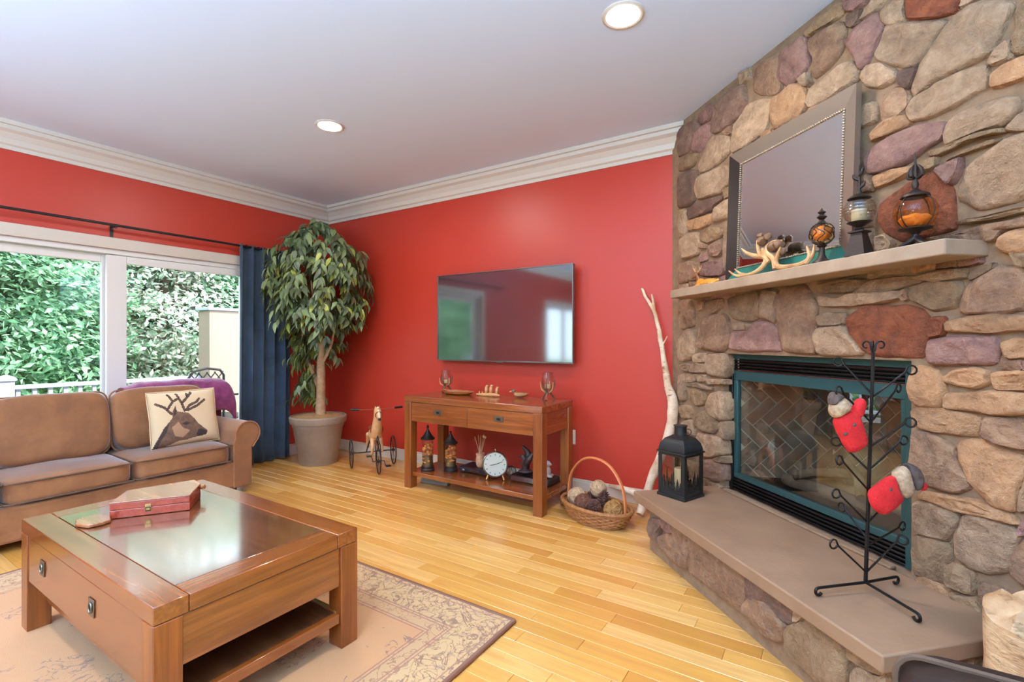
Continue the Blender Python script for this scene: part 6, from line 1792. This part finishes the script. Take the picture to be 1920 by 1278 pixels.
for a, z, r in sprigs:
    e = Vector((math.cos(a), math.sin(a), 0)); s_ = Vector((-math.sin(a), math.cos(a), 0))
    tip = e * r + Vector((0, 0, z))
    d = (e * rf.uniform(0.35, 0.8) + s_ * rf.uniform(-0.4, 0.4) + Vector((0, 0, rf.uniform(-0.9, 0.1) if z < 2.2 else rf.uniform(-0.4, 0.6)))).normalized()
    for k in range(7):
        base = tip - d * (0.022 * k) + Vector((rf.gauss(0, 0.012), rf.gauss(0, 0.012), rf.gauss(0, 0.012)))
        ld = (d * 0.5 + s_ * (0.7 if k % 2 else -0.7) * rf.uniform(0.4, 1.1) + Vector((0, 0, -0.75)) * rf.uniform(0.5, 1.2) + e * rf.uniform(-0.1, 0.5)).normalized()
        end = base + ld * 0.11
        low = min(base.x, end.x) + fx                      # keep clear of the curtain and its rod
        if low < -4.635 and fy + min(base.y, end.y) < 3.14:
            base = base + Vector((-4.635 - low, 0, 0)); end = base + ld * 0.11
        w = Vector((fx, fy, 0)) + end
        if w.x < XL + 0.03 or w.y > YB - 0.03 or fx + base.x < XL + 0.03 or fy + base.y > YB - 0.03: continue
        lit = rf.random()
        mt_ = 'ficus_lime' if lit > 0.90 and z < 2.1 else ('ficus_mid' if lit > 0.52 or (e.dot(Vector((-0.8, -0.6, 0))) > 0.3 and lit > 0.35) else 'ficus_dark')  # leaves on the window side picked lighter, light put into their colour
        up = (e * 0.8 + Vector((0, 0, 0.9)) + Vector((rf.gauss(0, 0.35), rf.gauss(0, 0.35), rf.gauss(0, 0.2)))).normalized()
        yv = up.cross(ld).normalized(); zv = ld.cross(yv)
        Mx = Matrix((ld, yv, zv)).transposed().to_4x4(); Mx.translation = base
        leaves.append((camd.dot(Vector((base.x, base.y, 0))) + rf.random() * 0.05, rf.randrange(3), mt_, Mx))
leaves.sort(key=lambda q: -q[0])
rest = {}
for i, (_, k, mt_, Mx) in enumerate(leaves):
    if i < 295:
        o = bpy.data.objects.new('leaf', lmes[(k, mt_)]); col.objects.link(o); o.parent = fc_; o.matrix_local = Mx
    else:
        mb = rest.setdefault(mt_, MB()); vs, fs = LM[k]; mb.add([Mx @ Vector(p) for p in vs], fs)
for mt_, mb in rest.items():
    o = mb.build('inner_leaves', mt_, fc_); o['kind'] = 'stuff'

# ================================================================ horse tricycle
hb_ = thing('horse_tricycle', 'antique wooden horse tricycle with wire wheels beside the potted ficus', 'tricycle', (-3.62, 3.19, 0), math.radians(-32))
def wheel(x, y, r, spokes=8):
    mb = MB()
    mb.tube([(x + r * math.cos(a), y, r + 0.006 + r * math.sin(a)) for a in [2 * PI * k / 32 for k in range(32)]], 0.006, 8, closed=True)
    o = mb.build('wheel', 'iron_brown', hb_)
    sp = MB()
    for k in range(spokes):
        a = 2 * PI * k / spokes
        sp.tube([(x, y, r + 0.006), (x + r * math.cos(a), y, r + 0.006 + r * math.sin(a))], 0.0018, 5)
    sp.build('spokes', 'iron_brown', o)
    MB().cyl((x, y - 0.016, r + 0.006), (x, y + 0.016, r + 0.006), 0.013, n=12).build('hub', 'iron_brown', o)
wheel(-0.13, -0.20, 0.135); wheel(-0.13, 0.20, 0.135); wheel(0.20, 0.0, 0.115)
MB().cyl((-0.13, -0.20, 0.141), (-0.13, 0.20, 0.141), 0.006, n=8).build('rear_axle', 'iron_brown', hb_)
MB().tube(smooth_path([(-0.13, 0.06, 0.141), (-0.10, 0.045, 0.22), (-0.06, 0.03, 0.28)], 3), 0.006, 6).tube(smooth_path([(-0.13, -0.06, 0.141), (-0.10, -0.045, 0.22), (-0.06, -0.03, 0.28)], 3), 0.006, 6).build('rear_frame', 'iron_brown', hb_)
for sy in (-1, 1): MB().tube([(0.20, sy * 0.022, 0.121), (0.17, sy * 0.022, 0.25), (0.14, 0, 0.34)], 0.006, 6).build('fork', 'iron_brown', hb_)
for sy in (-1, 1):
    c_ = MB().tube([(0.20, sy * 0.012, 0.121), (0.20, sy * 0.05, 0.121), (0.20 + sy * 0.05, sy * 0.055, 0.121 - sy * 0.04)], 0.004, 6).build('crank', 'iron_brown', hb_)
    MB().bx(0.18 + sy * 0.05, 0.22 + sy * 0.05, min(sy * 0.055, sy * 0.10), max(sy * 0.055, sy * 0.10), 0.115 - sy * 0.04, 0.127 - sy * 0.04).build('pedal', 'black_plastic', c_, bevel=0.003)
body = MB().sph((-0.02, 0, 0.33), (0.135, 0.055, 0.062), 18, 12)
body.tube(smooth_path([(0.07, 0, 0.34), (0.12, 0, 0.43), (0.145, 0, 0.52), (0.15, 0, 0.565)], 4), lerps([0.058, 0.048, 0.036, 0.034], 13), 12)
body.tube(smooth_path([(0.135, 0, 0.575), (0.19, 0, 0.555), (0.235, 0, 0.515)], 4), lerps([0.036, 0.030, 0.020], 9), 12)
body.tube(smooth_path([(0.07, 0.035, 0.31), (0.12, 0.04, 0.24), (0.16, 0.04, 0.19)], 4), lerps([0.026, 0.018, 0.012], 9), 10).tube(smooth_path([(0.07, -0.035, 0.31), (0.11, -0.04, 0.23), (0.09, -0.04, 0.16)], 4), lerps([0.026, 0.018, 0.012], 9), 10)
body.tube(smooth_path([(-0.12, 0.035, 0.32), (-0.15, 0.04, 0.24), (-0.12, 0.04, 0.17)], 4), lerps([0.034, 0.02, 0.012], 9), 10).tube(smooth_path([(-0.12, -0.035, 0.32), (-0.16, -0.04, 0.24), (-0.17, -0.04, 0.17)], 4), lerps([0.034, 0.02, 0.012], 9), 10)
for sy in (-1, 1): body.tube([(0.135, sy * 0.018, 0.595), (0.130, sy * 0.022, 0.628)], [0.010, 0.003], 8)
body.build('body', 'horse_tan', hb_, remesh=0.007)
MB().tube(smooth_path([(0.165, 0, 0.608), (0.12, 0, 0.58), (0.095, 0, 0.50), (0.055, 0, 0.41)], 4), lerps([0.008, 0.016, 0.018, 0.008], 13), 8).build('mane', 'horse_cream', hb_)
MB().tube(smooth_path([(0.185, 0, 0.585), (0.22, 0, 0.560), (0.246, 0, 0.520)], 3), lerps([0.009, 0.010, 0.007], 7), 8).build('blaze', 'horse_cream', hb_)
MB().sph((0.246, 0, 0.508), (0.014, 0.015, 0.012), 10, 8).build('muzzle', 'black_plastic', hb_)
MB().tube(smooth_path([(-0.145, 0, 0.36), (-0.19, 0, 0.34), (-0.21, 0, 0.25), (-0.19, 0, 0.19)], 4), lerps([0.012, 0.022, 0.018, 0.004], 13), 8).build('tail', 'horse_cream', hb_)
MB().cushion((-0.03, 0, 0.392), (0.07, 0.05, 0.018), 3.0, 8).build('saddle', 'horse_saddle', hb_)
br = MB()
for x, z, r in ((0.205, 0.545, 0.031),):
    br.tube([(x + 0.012 * math.sin(a), r * math.cos(a), z + r * 0.95 * math.sin(a)) for a in [2 * PI * k / 16 for k in range(16)]], 0.0035, 5, closed=True)
br.tube([(0.10 + 0.02 * math.sin(a), 0.056 * math.cos(a), 0.39 + 0.056 * math.sin(a)) for a in [2 * PI * k / 18 for k in range(18)]], 0.005, 5, closed=True)
br.build('bridle', 'horse_saddle', hb_)
hbar = MB().tube([(0.13, -0.20, 0.592), (0.14, -0.06, 0.588), (0.14, 0.06, 0.588), (0.13, 0.20, 0.592)], 0.0035, 8).build('handlebar', 'horse_saddle', hb_)
for sy in (-1, 1): MB().cyl((0.127, sy * 0.16, 0.592), (0.120, sy * 0.235, 0.595), 0.011, n=10).build('grip', 'black_plastic', hbar)
